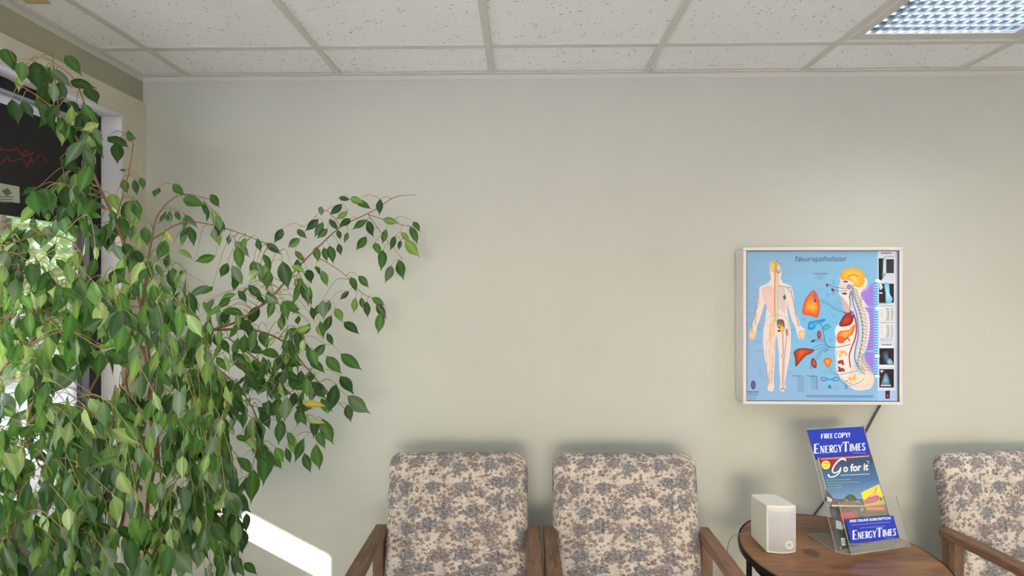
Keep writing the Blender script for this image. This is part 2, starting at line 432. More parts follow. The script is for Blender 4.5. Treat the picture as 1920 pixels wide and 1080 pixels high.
a=MB(); a.box(SX,RX,-.02,0,CEIL-.0005,CEIL+.004); a.box(SX,SX+.02,FY,-.02,CEIL-.0005,CEIL+.004); a.box(RX-.02,RX,FY,-.02,CEIL-.0005,CEIL+.004)
a.box(SX,RX,-.0015,0,CEIL-.018,CEIL); a.box(SX,SX+.0015,FY,0,CEIL-.018,CEIL)
a.build('wall_angle_trim',M['grid'],ceil)
# roof slab above so no sky leaks in
struct('roof_slab_1',MB().box(LX-.2,RX+.2,FY-.2,.2,CEIL+.3,CEIL+.4),M['sun_block'])
# yellowed patch on a tile
yp=on_plane(62,2,Vector((0,0,CEIL)),Vector((0,0,1)))
st=MB().add([(*on_plane(px,py,Vector((0,0,tz-.0008)),Vector((0,0,1))),) for px,py in ((98,8),(52,8),(22,-14),(72,-14))],[(0,1,2,3)])
st.build('tile_stain',mat('yellow_tile_stain',(214,190,140),.9),ceil)['label']='yellowed patch on the tile'

# ------------------------------------------------------------------ ceiling light (troffer)
t=empty('ceiling_light',((LXR[0]+LXR[1])/2,(LXR[2]+LXR[3])/2,CEIL))
tag(t,'recessed ceiling light with a blue-grey louvered grille and white frame','ceiling light')
wx=(LXR[1]-LXR[0])/2; wy=(LXR[3]-LXR[2])/2
def ring(x,y,b,z0,z1,m=None):
    q=m or MB(); q.box(-x,x,y-b,y,z0,z1); q.box(-x,x,-y,-y+b,z0,z1); q.box(-x,-x+b,-y+b,y-b,z0,z1); q.box(x-b,x,-y+b,y-b,z0,z1); return q
ring(wx,wy,.008,-.003,.02).build('outer_flange',M['silver'],t,bevel=.001)
ring(wx-.009,wy-.009,.036,.004,.02).build('frame',M['grid'],t,bevel=.002)
lx,ly=wx-.045,wy-.045
lv=MB(); nx,ny=14,29; PRB=[(.008,.0005),(.018,.0012),(.028,.003),(.038,.0065)]
def blade(fix,half,xdir,dz):
    vs=[]
    for sgn_ in (-1,1):
        for z_,w_ in PRB:
            for e_ in (-half,half): vs.append((fix+sgn_*w_,e_,z_+dz) if xdir else (e_,fix+sgn_*w_,z_+dz))
    n_=len(PRB)*2; fs=[]
    for b0 in (0,n_):
        for k_ in range(len(PRB)-1): fs.append((b0+2*k_,b0+2*k_+1,b0+2*k_+3,b0+2*k_+2))
    fs.append((0,1,n_+1,n_)); lv.add(vs,fs)
for i in range(nx+1): blade(-lx+2*lx*i/nx,ly,True,0)
for i in range(ny+1): blade(-ly+2*ly*i/ny,lx,False,.0005)
lv.build('louver',M['louver'],t,smooth=True)
hs=MB(); hs.box(-wx,wx,-wy,wy,.14,.15); hs.box(-wx,-wx+.004,-wy,wy,.021,.14); hs.box(wx-.004,wx,-wy,wy,.021,.14); hs.box(-wx,wx,-wy,-wy+.004,.021,.14); hs.box(-wx,wx,wy-.004,wy,.021,.14)
hs.build('housing',M['housing'],t)
for x in (-.15,0,.15): MB().tube([(x,-wy+.03,.11),(x,wy-.03,.11)],.013,12).build('fluorescent_tube',M['tube'],t,smooth=True)

# ------------------------------------------------------------------ armchairs
REC=.17
def chair(name,label,loc,rz,cw=.255,seams=False,ox=0):
    t=empty(name,loc,rz)
    tag(t,label,'armchair','floral armchairs along the wall')
    Rm=Matrix.Rotation(-REC,3,'X')     # top leans back (+y)
    hz=.268
    def fn(p):
        p=p.copy()
        if p.y<0:
            u=abs(p.x)/cw; v=abs(p.z)/hz
            p.y-=.014*(1-u*u)*(1-v**4)
            if seams:
                for sx in (-.175,-.098,-.04,.045,.105,.165): p.y+=.006*math.exp(-((p.x-sx)/.0036)**2)*(p.z<.2)
        tp=(p.z+hz)/(2*hz)
        p.x*=1-.012*tp
        return p
    vs,fs=rbox(cw,.046,hz,.044,(150 if seams else 16,2,14),fn)
    # pivot: bottom front edge
    vs=[Rm@v for v in vs]; off=Vector((ox,.20,.593)); vs=[v+off for v in vs]
    o=MB().add(vs,fs).build('backrest',M['fabric'],t,smooth=True)
    vs,fs=rbox(.25,.25,.055,.04,(14,14,2),lambda p: p+Vector((0,0,.012*(1-(p.x/.25)**2)*(1-(p.y/.25)**2))) if p.z>0 else p)
    MB().add([v+Vector((0,-.10,.385)) for v in vs],fs).build('seat',M['fabric'],t,smooth=True)
    az=.615
    for s in (-1,1):
        a=MB(); x0,x1=sorted((s*.243,s*.291))
        # armrest: flat board, slightly wider and lower in front
        ys=[(-.36,-.012,.003),(-.2,-.006,.002),(0,-.001,0),(.205,0,-.001)]
        for (ya,za,wa),(yb,zb,wb) in zip(ys[:-1],ys[1:]):
            a.hexa([(x0-wa,ya,az-.03+za),(x1+wa,ya,az-.03+za),(x1+wb,yb,az-.03+zb),(x0-wb,yb,az-.03+zb)],[(x0-wa,ya,az+za),(x1+wa,ya,az+za),(x1+wb,yb,az+zb),(x0-wb,yb,az+zb)])
        bm=bmesh.new(); me=bpy.data.meshes.new('tmp'); me.from_pydata(a.v,[],a.f); bm.from_mesh(me); bmesh.ops.remove_doubles(bm,verts=bm.verts,dist=1e-5)
        kill=[f for f in bm.faces if all(len([g for g in v.link_faces])>3 for v in f.verts) and abs(f.normal.y)>.9]
        bmesh.ops.delete(bm,geom=kill,context='FACES'); bm.to_mesh(me); bm.free()
        me.materials.append(M['wood']); 
        o=bpy.data.objects.new('armrest',me); link(o,t); b=o.modifiers.new('b','BEVEL'); b.width=.006; b.segments=3; b.limit_method='ANGLE'; b.angle_limit=.6
        for y0,y1 in ((.150,.198),(-.32,-.272)):
            MB().box(min(s*.249,s*.286),max(s*.249,s*.286),y0,y1,0,az-.03).build('leg',M['wood_z'],t,bevel=.004)
        MB().box(min(s*.253,s*.280),max(s*.253,s*.280),-.272,.150,.28,.335).build('side_rail',M['wood'],t,bevel=.003)
    for ya,yb_ in ((-.315,-.285),(.155,.185)): MB().box(-.249,.249,ya,yb_,.28,.335).build('cross_rail',M['wood'],t,bevel=.003)
    return t
chair('armchair','floral armchair on the left, nearest the ficus, with seams running down its back',(-.226,-.44,0),0,.251,True)
chair('armchair','floral armchair in the middle, smooth back, between the other chair and the round table',(.365,-.44,0),0,.257)
chair('armchair','floral armchair at the right edge, turned slightly, right of the round table',(1.771,-.385,0),math.radians(9.4),.255)

# ------------------------------------------------------------------ round table
TX,TY,TZ=1.0244,-.367,.593
t=empty('side_table',(TX,TY,0))
tag(t,'round varnished brown wooden side table with a dark metal rim','table')
MB().lathe([(.285,TZ-.022),(.2925,TZ-.02),(.2935,TZ-.004),(.290,TZ)],72).build('tabletop',M['table'],t)
MB().lathe([(.288,TZ-.024),(.297,TZ-.024),(.2985,TZ-.012),(.297,TZ-.002),(.2942,TZ-.002),(.2942,TZ-.021),(.288,TZ-.0225)],72).build('rim',M['black'],t,smooth=False)
for i in range(4):
    a=PI/4+PI/2*i+.35; c,s=math.cos(a),math.sin(a)
    MB().tube([(c*.262,s*.262,TZ-.024),(c*.262,s*.262,.25),(c*.275,s*.275,0)],.009,12).build('leg',M['black'],t,smooth=True)
MB().tube([(math.cos(2*PI*i/48)*.258,math.sin(2*PI*i/48)*.258,TZ-.06) for i in range(49)],.005,8).build('apron_ring',M['black'],t,smooth=True)
MB().lathe([(.0,.17),(.245,.17),(.25,.178),(.245,.186),(0.001,.186)],48).build('lower_shelf',M['table'],t)

# ------------------------------------------------------------------ speaker
spz=TZ
p=at(1409,1005,1.769); q=at(1436,1036,1.659); r_=at(1492,1037,1.655)
t=empty('desktop_speaker',((q.x+r_.x)/2,(q.y+p.y)/2+.006,TZ),math.radians(1.5))
tag(t,'small white rounded speaker standing on the round side table','speaker')
hw_,hd,hh=.0475,.062,.154
def outline(sh=0,n=8):
    pts=[]
    rr=.022
    W_,D_=hw_-sh,hd-sh
    for i in range(n+1):      # convex front
        u=-1+2*i/n; pts.append((W_*u,-D_-.010*(1-u*u)))
    for i in range(n+1):
        a=PI/2*i/n; pts.append((W_-rr+rr*math.cos(a),D_-rr+rr*math.sin(a)))
    for i in range(n+1):
        a=PI/2+PI/2*i/n; pts.append((-W_+rr+rr*math.cos(a),D_-rr+rr*math.sin(a)))
    return pts
b=MB(); o0=outline(); o1=outline(.003)
n=len(o0)
lv_=[(o1,0.0),(o0,.003),(o0,hh-.004),(outline(.002),hh-.001),(outline(.005),hh)]
vs=[(x,y,z-(.10*(y+hd) if z>.1 else 0)) for o_,z in lv_ for x,y in o_]
fs=[tuple(range(n))[::-1],tuple((len(lv_)-1)*n+i for i in range(n))]
for j in range(len(lv_)-1):
    for i in range(n): fs.append((j*n+i,j*n+(i+1)%n,(j+1)*n+(i+1)%n,(j+1)*n+i))
b.add(vs,fs).build('body',M['speaker'],t,bevel=.0008)
gr=MB(); K=12; vs=[];fs=[]
for j,(z,sh) in enumerate(((.008,.0),(.010,.0015),(.134,.0015),(.137,0))):
    for i in range(K+1):
        u=-1+2*i/K; vs.append((hw_*.90*u,-hd-.010*(1-(u*.9)**2)-sh-.0002,z))
for j in range(3):
    for i in range(K): a_=j*(K+1)+i; fs.append((a_,a_+1,a_+K+2,a_+K+1))
gr.add(vs,fs).build('front_grille',M['grille'],t,smooth=True)
bd=MB(); cx_,cz_=.020,.030
def disc(rad,y,nn=24): return [(cx_+rad*math.cos(2*PI*i/nn),y,cz_+rad*math.sin(2*PI*i/nn)) for i in range(nn)]
yb=-hd-.0092
bd.add(disc(.0135,yb)+disc(.0135,yb-.003)+disc(.0115,yb-.004),[tuple(24*j+i if q==0 else 24*j+(i+1)%24 if q==1 else 24*(j+1)+(i+1)%24 if q==2 else 24*(j+1)+i for q in range(4)) for j in range(2) for i in range(24)]+[tuple(range(48,72))])
bo=bd.build('badge',M['speaker'],t); bo['label']='round pale badge'
bl=MB(); bl.box(cx_-.008,cx_+.004,yb-.0044,yb-.004,cz_+.003,cz_+.0052); bl.box(cx_-.008,cx_+.005,yb-.0044,yb-.004,cz_-.003,cz_-.0014)
bl.build('badge_print',mat('badge_ink',(120,118,112),.6),bo)
# wire leaves the back and drops over the table's edge
def loc_in(o,pt):
    o_m=Matrix.Translation(o.location)@Matrix.Rotation(o.rotation_euler.z,4,'Z'); return o_m.inverted()@Vector(pt)
def crs(P,seg=8):
    P=[Vector(p) for p in P]; Q=[P[0]*2-P[1]]+P+[P[-1]*2-P[-2]]; out=[]
    for i in range(1,len(Q)-2):
        for k in range(seg):
            u=k/seg; a,b,c,d=Q[i-1],Q[i],Q[i+1],Q[i+2]
            out.append(.5*((2*b)+(c-a)*u+(2*a-5*b+4*c-d)*u*u+(3*b-a-3*c+d)*u**3))
    out.append(P[-1]); return out
wp=[Vector((.80,-.262,TZ+.012)),Vector((.772,-.255,TZ+.006)),Vector((.735,-.262,TZ+.006)),Vector((.708,-.275,TZ-.02)),Vector((.703,-.27,TZ-.1)),Vector((.705,-.2,TZ-.3)),Vector((.71,-.1,TZ-.5)),Vector((.72,-.05,.005))]
tag(MB().tube(crs(wp),.0014,6).build('speaker_cable',M['cable'],smooth=True),'thin pale cable hanging over the left edge of the round table behind the speaker','cable')

# ------------------------------------------------------------------ flat artwork helper
class Art:
    def __init__(s,fn): s.fn=fn; s.mb=MB()          # fn(x,y,layer)->Vector
    def poly(s,pts,c,L=1,c2=None,smooth=False,ctr=None):
        if smooth:
            P=[Vector((x,y,0)) for x,y in pts]; n=len(P); out=[]
            for i in range(n):
                a,b,cc,d=P[i-1],P[i],P[(i+1)%n],P[(i+2)%n]
                for k in range(5):
                    u=k/5; out.append(.5*((2*b)+(cc-a)*u+(2*a-5*b+4*cc-d)*u*u+(3*b-a-3*cc+d)*u**3))
            pts=[(p.x,p.y) for p in out]
        n=len(pts); c=lin(c)
        if c2 is None:
            s.mb.add([s.fn(x,y,L) for x,y in pts],[tuple(range(n))],col=c); return
        cx,cy=ctr or (sum(p[0] for p in pts)/n,sum(p[1] for p in pts)/n)
        vs=[s.fn(x,y,L) for x,y in pts]+[s.fn(cx,cy,L)]
        s.mb.add(vs,[(i,(i+1)%n,n) for i in range(n)],col=[c]*n+[lin(c2)])
    def grad(s,pts,cols,L=1):
        s.mb.add([s.fn(x,y,L) for x,y in pts],[tuple(range(len(pts)))],col=[lin(c) for c in cols])
    def rect(s,x0,y0,x1,y1,c,L=1): s.poly([(x0,y0),(x1,y0),(x1,y1),(x0,y1)],c,L)
    def ell(s,cx,cy,rx,ry,c,L=1,c2=None,rot=0,n=20):
        cr,sr=math.cos(rot),math.sin(rot)
        s.poly([(cx+rx*math.cos(2*PI*i/n)*cr-ry*math.sin(2*PI*i/n)*sr,cy+rx*math.cos(2*PI*i/n)*sr+ry*math.sin(2*PI*i/n)*cr) for i in range(n)],c,L,c2)
    def line(s,pts,w,c,L=2,smooth=False,w2=None):
        if smooth: pts=[(p.x,p.y) for p in crs([(x,y,0) for x,y in pts],5)]
        c=lin(c); vs=[];fs=[];n=len(pts)
        for i,(x,y) in enumerate(pts):
            a=pts[max(i-1,0)]; b=pts[min(i+1,n-1)]; dx,dy=b[0]-a[0],b[1]-a[1]; l=math.hypot(dx,dy) or 1
            ww=w/2 if w2 is None else (w+(w2-w)*i/(n-1))/2
            vs+= [s.fn(x-dy/l*ww,y+dx/l*ww,L),s.fn(x+dy/l*ww,y-dx/l*ww,L)]
        for i in range(n-1): fs.append((2*i,2*i+1,2*i+3,2*i+2))
        s.mb.add(vs,fs,col=c)
    def text(s,txt,x,y,h,c,L=3,width=None,shear=0,bold=0,slope=0,align='L'):
        # x,y = baseline start; h = cap height; width = total width
        cu=bpy.data.curves.new('t','FONT'); cu.body=txt; cu.size=1; cu.fill_mode='FRONT'; cu.resolution_u=3; cu.offset=bold
        o=bpy.data.objects.new('t',cu); COL.objects.link(o)
        me=bpy.data.meshes.new_from_object(o); bpy.data.objects.remove(o)
        if not me.vertices: return
        x0=min(v.co.x for v in me.vertices); x1=max(v.co.x for v in me.vertices)
        k=h/.70; kx=k if width is None else width/(x1-x0)
        sx=x-(x1-x0)*kx/2 if align=='C' else x
        vs=[]
        for v in me.vertices:
            u=(v.co.x-x0)*kx+shear*v.co.y*k; vs.append(s.fn(sx+u,y-v.co.y*k+slope*u,L))
        s.mb.add(vs,[tuple(p.vertices) for p in me.polygons],col=lin(c)); bpy.data.meshes.remove(me)
    def serif(s,txt,x,y,hs,ws,c,L=3,slope=0,gap=.1,thick=.17):
        # simple engraved roman capitals from strokes; hs/ws: one cap height / width per letter
        G={'E':[('V',.2),('H',0,.2,.95),('H',.5,.2,.75),('H',1,.2,.95)],
           'F':[('V',.2),('H',.5,.2,.75),('H',1,.2,.95),('S',.2,0)],
           'N':[('v',.15),('D',(.15,1),(.85,0)),('v',.85),('S',.15,0),('S',.85,1),('S',.1,1)],
           'R':[('V',.2),('B',),('D',(.45,.5),(.92,0)),('S',.2,0)],
           'P':[('V',.2),('B',),('S',.2,0)],
           'G':[('C',40,320),('H',.45,.6,1.),('v',.84,0,.45)],
           'C':[('C',40,320)],'O':[('C',0,360)],
           'Y':[('D',(.1,1),(.5,.45)),('d',(.92,1),(.5,.45)),('V',.5,0,.48),('S',.5,0),('S',.12,1),('S',.88,1)],
           'T':[('V',.5),('H',1,.02,.98),('S',.5,0),('t',)],
           'I':[('V',.5),('S',.5,0),('S',.5,1)],
           'M':[('v',.1),('D',(.12,1),(.5,.1)),('d',(.86,1),(.5,.1)),('V',.88),('S',.12,0),('S',.88,0),('S',.1,1),('S',.9,1)],
           'S':[('Z',)],'!':[('V',.5,.3,1),('V',.5,0,.12)]}
        cx=x
        for i,ch in enumerate(txt):
            h=hs[i]; w=ws[i]
            if ch==' ': cx+=w; continue
            tk=thick*h; tn=tk*.45
            f=lambda u,v: (cx+u*w, y-v*h+slope*(cx+u*w-x))
            def LN(a,b,wd): s.line([f(*a),f(*b)],wd,c,L)
            for g_ in G[ch]:
                k=g_[0]
                if k in 'Vv':
                    a0,a1=(g_[2],g_[3]) if len(g_)>2 else (0,1); LN((g_[1],a0),(g_[1],a1),tk if k=='V' else tn)
                elif k=='H': LN((g_[2],g_[1]*(1-.06)+.03),(g_[3],g_[1]*(1-.06)+.03),tn)
                elif k=='D': LN(g_[1],g_[2],tk)
                elif k=='d': LN(g_[1],g_[2],tn)
                elif k=='S':
                    vv=.025 if g_[2]==0 else .975; LN((g_[1]-.2,vv),(g_[1]+.2,vv),tn*.8)
                elif k=='t': LN((.04,.78),(.04,1),tn*.8); LN((.96,.78),(.96,1),tn*.8)
                elif k=='B': s.line([f(.2,.97),f(.6,.97),f(.85,.86),f(.85,.62),f(.6,.5),f(.2,.5)],tk*.7,c,L,True)
                elif k=='C':
                    s.line([f(.5+.42*math.cos(math.radians(a)),.5+.48*math.sin(math.radians(a))) for a in range(g_[1],g_[2]+1,20)],tk*.75,c,L)
                elif k=='Z': s.line([f(.82,.82),f(.6,.96),f(.25,.9),f(.2,.7),f(.5,.52),f(.8,.35),f(.75,.1),f(.4,.03),f(.14,.2)],tk*.8,c,L,True)
            cx+=w*(1+gap)
        return cx
    def build(s,name,m,parent,O):
        s.mb.v=[tuple(Vector(v)-O) for v in s.mb.v]
        return s.mb.build(name,m,parent,color=True)
def scrib(A,x,y,w,n,c,L,lh=6,h=2,ragged=.3,seed=0):
    rg=random.Random(seed)
    for i in range(n):
        ww=w*(1-ragged*rg.random()); xx=x
        while xx<x+ww-2:
            d=rg.uniform(4,12); A.rect(xx,y+i*lh,min(xx+d,x+ww),y+i*lh+h,c,L); xx+=d+2.2

# ------------------------------------------------------------------ light box with the anatomical chart
BD=.088; bx0,bx1,bz0,bz1=.840,1.436,1.0085,1.604
t=empty('light_box',((bx0+bx1)/2,0,bz0)); O=Vector(t.location)
tag(t,'silver framed backlit anatomy chart box hanging on the wall','light box')
def PB(nm,mb,m,**k):
    mb.v=[(a-O.x,b-O.y,c-O.z) for a,b,c in mb.v]; return mb.build(nm,m,t,**k)
PB('case',MB().box(bx0+.006,bx1-.006,-BD+.012,-.002,bz0+.006,bz1-.006),M['silver'],bevel=.004)
fr=MB(); fb=.0125
for x0,x1,z0,z1 in ((bx0,bx1,bz1-fb,bz1),(bx0,bx1,bz0,bz0+fb),(bx0,bx0+fb,bz0+fb,bz1-fb),(bx1-fb,bx1,bz0+fb,bz1-fb)):
    fr.box(x0,x1,-BD,-BD+.02,z0,z1)
PB('frame',fr,M['silver'],bevel=.003)
fi=MB()
for x0,x1,z0,z1 in ((bx0+fb,bx1-fb,bz1-fb-.0025,bz1-fb),(bx0+fb,bx1-fb,bz0+fb,bz0+fb+.002),(bx0+fb,bx0+fb+.002,bz0+fb+.002,bz1-fb-.0025),(bx1-fb-.002,bx1-fb,bz0+fb+.002,bz1-fb-.0025)):
    fi.box(x0,x1,-BD+.002,-BD+.02,z0,z1)
PB('frame_lip',fi,M['frame_in'])
cx0,cx1,cz0,cz1=bx0+fb,bx1-fb,bz0+fb,bz1-fb
def cfn(x,y,L): return Vector((cx0+(x-128)/(1032-128)*(cx1-cx0), -BD+.010-L*.00025, cz1-(y-94)/(990-94)*(cz1-cz0)))
A=Art(cfn)
BL=(118,180,216)
A.grad([(120,88),(910,88),(910,998),(120,998)],[(122,162,192),(122,170,200),(126,170,206),(132,164,200)],0)
A.grad([(910,88),(1040,88),(1040,998),(910,998)],[(150,182,208),(176,176,196),(160,180,210),(140,176,214)],0)
A.poly([(300,300),(600,240),(900,330),(880,800),(500,840),(260,700)],(122,170,202),.3,(104,172,212),smooth=True)
# body outline
SK=(216,196,186); SK2=(204,176,168)
body=[(272,165),(300,153),(330,157),(346,180),(342,225),(336,262),(350,285),(400,305),(412,345),(420,430),(440,500),(455,540),(478,560),(484,590),(476,622),(450,620),(438,590),(428,550),(404,500),(385,430),(378,380),(374,440),(385,510),(398,580),(396,680),(388,740),(372,820),(360,890),(372,922),(350,934),(330,926),(335,880),(328,800),(326,700),(316,610),(308,600),(302,700),(300,780),(294,860),(298,905),(290,934),(262,928),(258,915),(266,880),(256,800),(240,720),(232,640),(234,570),(246,500),(254,440),(250,380),(232,430),(210,500),(190,550),(184,590),(176,620),(152,622),(146,590),(160,560),(180,500),(196,440),(204,360),(212,310),(262,288),(280,262),(274,230)]
def fanless(A,pts,c,L): A.poly(pts,c,L)
A.poly([(x+(4 if x>310 else -4)*0,y) for x,y in body],(206,206,212),1)
A.poly([(310+(x-310)*.965,545+(y-545)*.988) for x,y in body],SK,1.6)
A.poly([(225,320),(296,320),(296,470),(258,440)],SK2,1.9,(222,178,164),smooth=True)
A.poly([(276,165),(306,155),(306,222),(284,216)],(196,160,70),2,(226,190,80),smooth=True)
A.poly([(308,155),(342,172),(340,205),(330,228),(310,222)],(120,120,126),2,(205,205,208),smooth=True)
A.line([(305,160),(303,240),(302,400),(304,520)],11,(206,142,44),2.4,w2=7)
for i in range(22): A.rect(312,235+i*13,324,242+i*13,(130,140,150),2.4)
A.line([(318,230),(318,520)],4,(176,190,200),2.8)
for i in range(13):
    y=300+i*11.5; A.line([(325,y),(345,y+8),(360+8*math.sin(i/12*PI),y+24)],2.4,(120,116,120),2.6,True)
A.ell(360,372,9,16,(112,112,118),2.9,(70,70,76))
A.line([(322,305),(350,306),(392,316)],5,(150,140,132),2.9)
A.poly([(372,318),(402,308),(408,330),(392,346)],(168,164,170),2.7,(206,200,200),smooth=True)
A.line([(396,330),(412,400),(424,455)],4.5,(146,130,128),2.9); A.line([(424,455),(434,505),(452,548)],4,(150,130,120),2.9); A.line([(420,455),(444,548)],2,(150,130,120),2.9)
for sx in (0,1):
    rg=random.Random(5+sx)
    for i in range(26):        # nerve tracery
        if sx==0: x=rg.uniform(186,236); y=rg.uniform(330,560); x=206-(y-330)*.18+rg.uniform(-10,10)
        else: x=rg.uniform(248,296); y=rg.uniform(560,880)
        A.line([(x,y),(x+rg.uniform(-5,5),y+22),(x+rg.uniform(-6,6),y+44)],1.6,(172,134,104),2.6,True)
for dx in (-36,-14,10): A.line([(300,470),(296+dx*.6,520),(290+dx*.5,700),(282+dx*.25,880)],1.8,(190,140,96),2.7,True)
A.line([(303,500),(280,540),(272,620)],8,(216,164,60),2.8,True,w2=3); A.line([(296,520),(292,600)],4,(216,164,60),2.75)
A.poly([(316,508),(350,506),(360,540),(352,578),(330,560),(318,548)],(70,76,60),2.8,(150,110,50),smooth=True)
A.ell(344,560,13,20,(206,150,44),3,(226,180,70)); A.ell(327,540,9,12,(120,60,50),3.1,(210,190,180)); A.ell(326,572,8,7,(60,50,56),3.1)
A.line([(240,520),(262,490),(300,478),(340,480),(376,500),(384,540),(388,620)],2,(150,150,160),2.9,True)
A.line([(348,580),(352,700),(350,800),(346,905)],6,(150,136,136),2.9,w2=5); A.line([(372,560),(374,600)],13,(136,120,130),2.9)
A.line([(372,600),(360,710)],4,(140,124,124),2.95); A.line([(360,710),(354,905)],2.6,(120,116,110),2.95); A.ell(353,722,14,16,(170,150,150),3,(206,190,186)); A.line([(335,922),(352,912),(370,926)],8,(136,120,136),3)
A.line([(234,536),(400,536)],1.4,(150,150,150),3)
A.poly([(150,580),(180,575),(176,618),(154,620)],(206,166,120),2.2,(222,190,150),smooth=True); A.poly([(444,575),(478,572),(478,615),(452,618)],(200,166,126),2.2,(222,196,160),smooth=True)
# scattered caption marks
cap=(92,132,168)
for i,(x,y,w_,n_) in enumerate([(208,268,40,2),(245,258,28,2),(352,268,72,2),(158,320,44,2),(166,366,30,2),(158,400,42,2),(142,410,60,1),(140,432,64,1),(142,470,52,2),(136,520,34,2),(204,536,28,2),(200,560,34,3),(180,632,50,3),(186,686,50,3),(204,800,40,2),(206,822,38,4),(210,850,40,1),(378,816,46,1),(392,536,50,1),(398,560,36,3),(396,590,40,1),(432,362,36,1),(440,345,30,1),(448,400,22,2),(458,496,42,3),(500,604,28,2),(560,322,50,2),(562,346,30,1),(604,352,28,4),(660,372,70,1),(655,384,66,1),(640,398,72,1),(656,410,60,1),(650,422,60,1),(646,436,54,1),(634,474,54,1),(640,486,40,1),(634,520,50,1),(618,618,34,4),(640,690,30,1),(690,190,22,2),(728,182,22,1),(770,184,50,1),(810,190,24,2),(836,206,26,1),(840,230,34,1),(842,244,30,2),(590,812,30,2),(658,902,34,3),(136,300,20,1)]):
    scrib(A,x,y,w_,n_,cap,2,5,1.6,.4,i)
A.text('Neuropatholator',426,157,32,(62,72,100),3,width=302)
for xx in (426,): A.rect(424,155,436,157.5,(62,72,100),3.2); A.rect(440,155,450,157.5,(62,72,100),3.2)
for i,w_ in enumerate((90,74,30,60,18)): scrib(A,574-w_/2,228+i*9,w_,1,(50,56,66) if i==0 else (80,100,120),2,9,3 if i==0 else 2,0,i+90)
# lung
A.poly([(533,328),(552,350),(564,390),(570,430),(564,470),(552,494),(520,482),(480,476),(464,462),(470,420),(484,380),(508,348)],(204,64,28),2,(232,150,46),smooth=True,ctr=(518,420))
A.poly([(500,400),(540,395),(556,440),(530,455),(490,440)],(226,130,40),2.3,(238,168,60),smooth=True)
A.ell(538,372,8,22,(96,60,130),2.8,(150,120,180),-.1); A.ell(541,392,5,7,(30,20,30),3); A.line([(505,410),(530,402),(560,398)],2,(120,60,30),2.9,True)
dk=(86,110,120)
for d in (0,10): A.line([(566,384+d),(610,400+d),(660,436+d),(726,462+d*.4)],2.4,dk,2.5,True)
# blue gland, stalk
A.poly([(498,540),(504,520),(530,512),(560,508),(596,500),(600,512),(575,525),(550,535),(540,555),(515,566),(500,558)],(20,110,180),2,(70,170,214),smooth=True)
A.ell(520,540,19,19,(24,120,190),2.2,(80,180,220)); A.poly([(588,545),(610,530),(634,545),(626,556),(600,570),(590,560)],(40,140,170),2,(90,180,190),smooth=True)
A.line([(560,520),(582,545),(594,600),(606,650),(640,668),(700,664),(752,650)],4.5,(84,112,120),2.4,True)
for pts in ([(606,650),(570,655),(520,678)],[(612,656),(575,672),(530,690)],[(640,668),(590,690),(552,745)],[(625,664),(575,690),(545,738)],[(600,625),(560,622),(530,632)],[(600,635),(560,632),(535,640)]):
    A.line(pts,2.6,(76,104,112),2.5,True)
A.ell(565,595,13,25,(120,30,24),3,(206,80,50)); A.poly([(512,640),(530,622),(542,626),(530,638)],(50,30,50),3)
A.poly([(414,700),(436,680),(460,674),(500,676),(536,686),(520,704),(488,720),(456,752),(432,782),(424,778),(422,740)],(110,24,16),3,(214,92,34),smooth=True,ctr=(462,700))
A.ell(534,764,16,31,(96,24,20),3,(206,86,50),-.25); A.line([(520,750),(514,800)],3,(60,50,110),2.9)
A.poly([(616,790),(600,772),(591,755),(596,738),(616,730),(636,738),(641,756),(630,774)],(196,90,28),3,(226,160,66),smooth=True)
A.line([(628,785),(640,815),(680,832),(740,820),(800,806)],3.6,(96,126,142),2.4,True)
A.line([(598,700),(606,688),(622,684)],5,(50,120,170),2.6,True)
# side figure
A.poly([(682,320),(690,280),(700,250),(830,250),(850,300),(820,330),(838,380),(862,450),(866,560),(850,660),(820,740),(840,790),(890,840),(880,900),(840,922),(770,918),(700,860),(668,800),(660,700),(664,620),(660,560),(690,520),(730,470),(740,420),(700,370),(684,350)],(216,206,202),1.4,(226,210,200),smooth=True,ctr=(760,600))
A.poly([(770,770),(840,795),(892,850),(870,905),(800,915),(740,880)],(214,190,176),1.7,(226,206,186),smooth=True)
A.poly([(690,250),(700,215),(740,198),(790,198),(828,222),(836,262),(826,300),(800,312),(770,300),(764,280),(730,268),(700,268)],(206,150,40),2.2,(236,190,72),smooth=True,ctr=(765,235))
A.poly([(730,245),(770,232),(800,250),(806,285),(790,296),(760,280),(748,262)],(216,156,30),2.6,(240,206,110),smooth=True)
A.line([(735,252),(765,236),(798,250)],5,(190,120,20),2.9,True); A.line([(760,262),(775,300)],9,(222,170,60),2.8)
for i in range(6): A.line([(684+i*2,275+i*14),(705,280+i*13),(735,286+i*10)],3,(150,130,130) if i%2 else (200,120,110),2.7,True)
A.ell(722,278,14,6,(90,90,100),3); A.ell(742,310,12,14,(120,60,110),2.9,(200,150,180)); A.ell(716,350,16,6,(60,70,100),3)
A.poly([(606,286),(620,296),(618,312),(606,304)],(120,40,40),3); A.poly([(640,314),(656,330),(650,342),(636,328)],(120,40,40),3)
for pts in ([(622,294),(660,312),(735,318)],[(645,322),(680,334),(730,330)],[(650,270),(652,296)],[(640,355),(660,345)]): A.line(pts,3.4,(60,110,140),2.6,True)
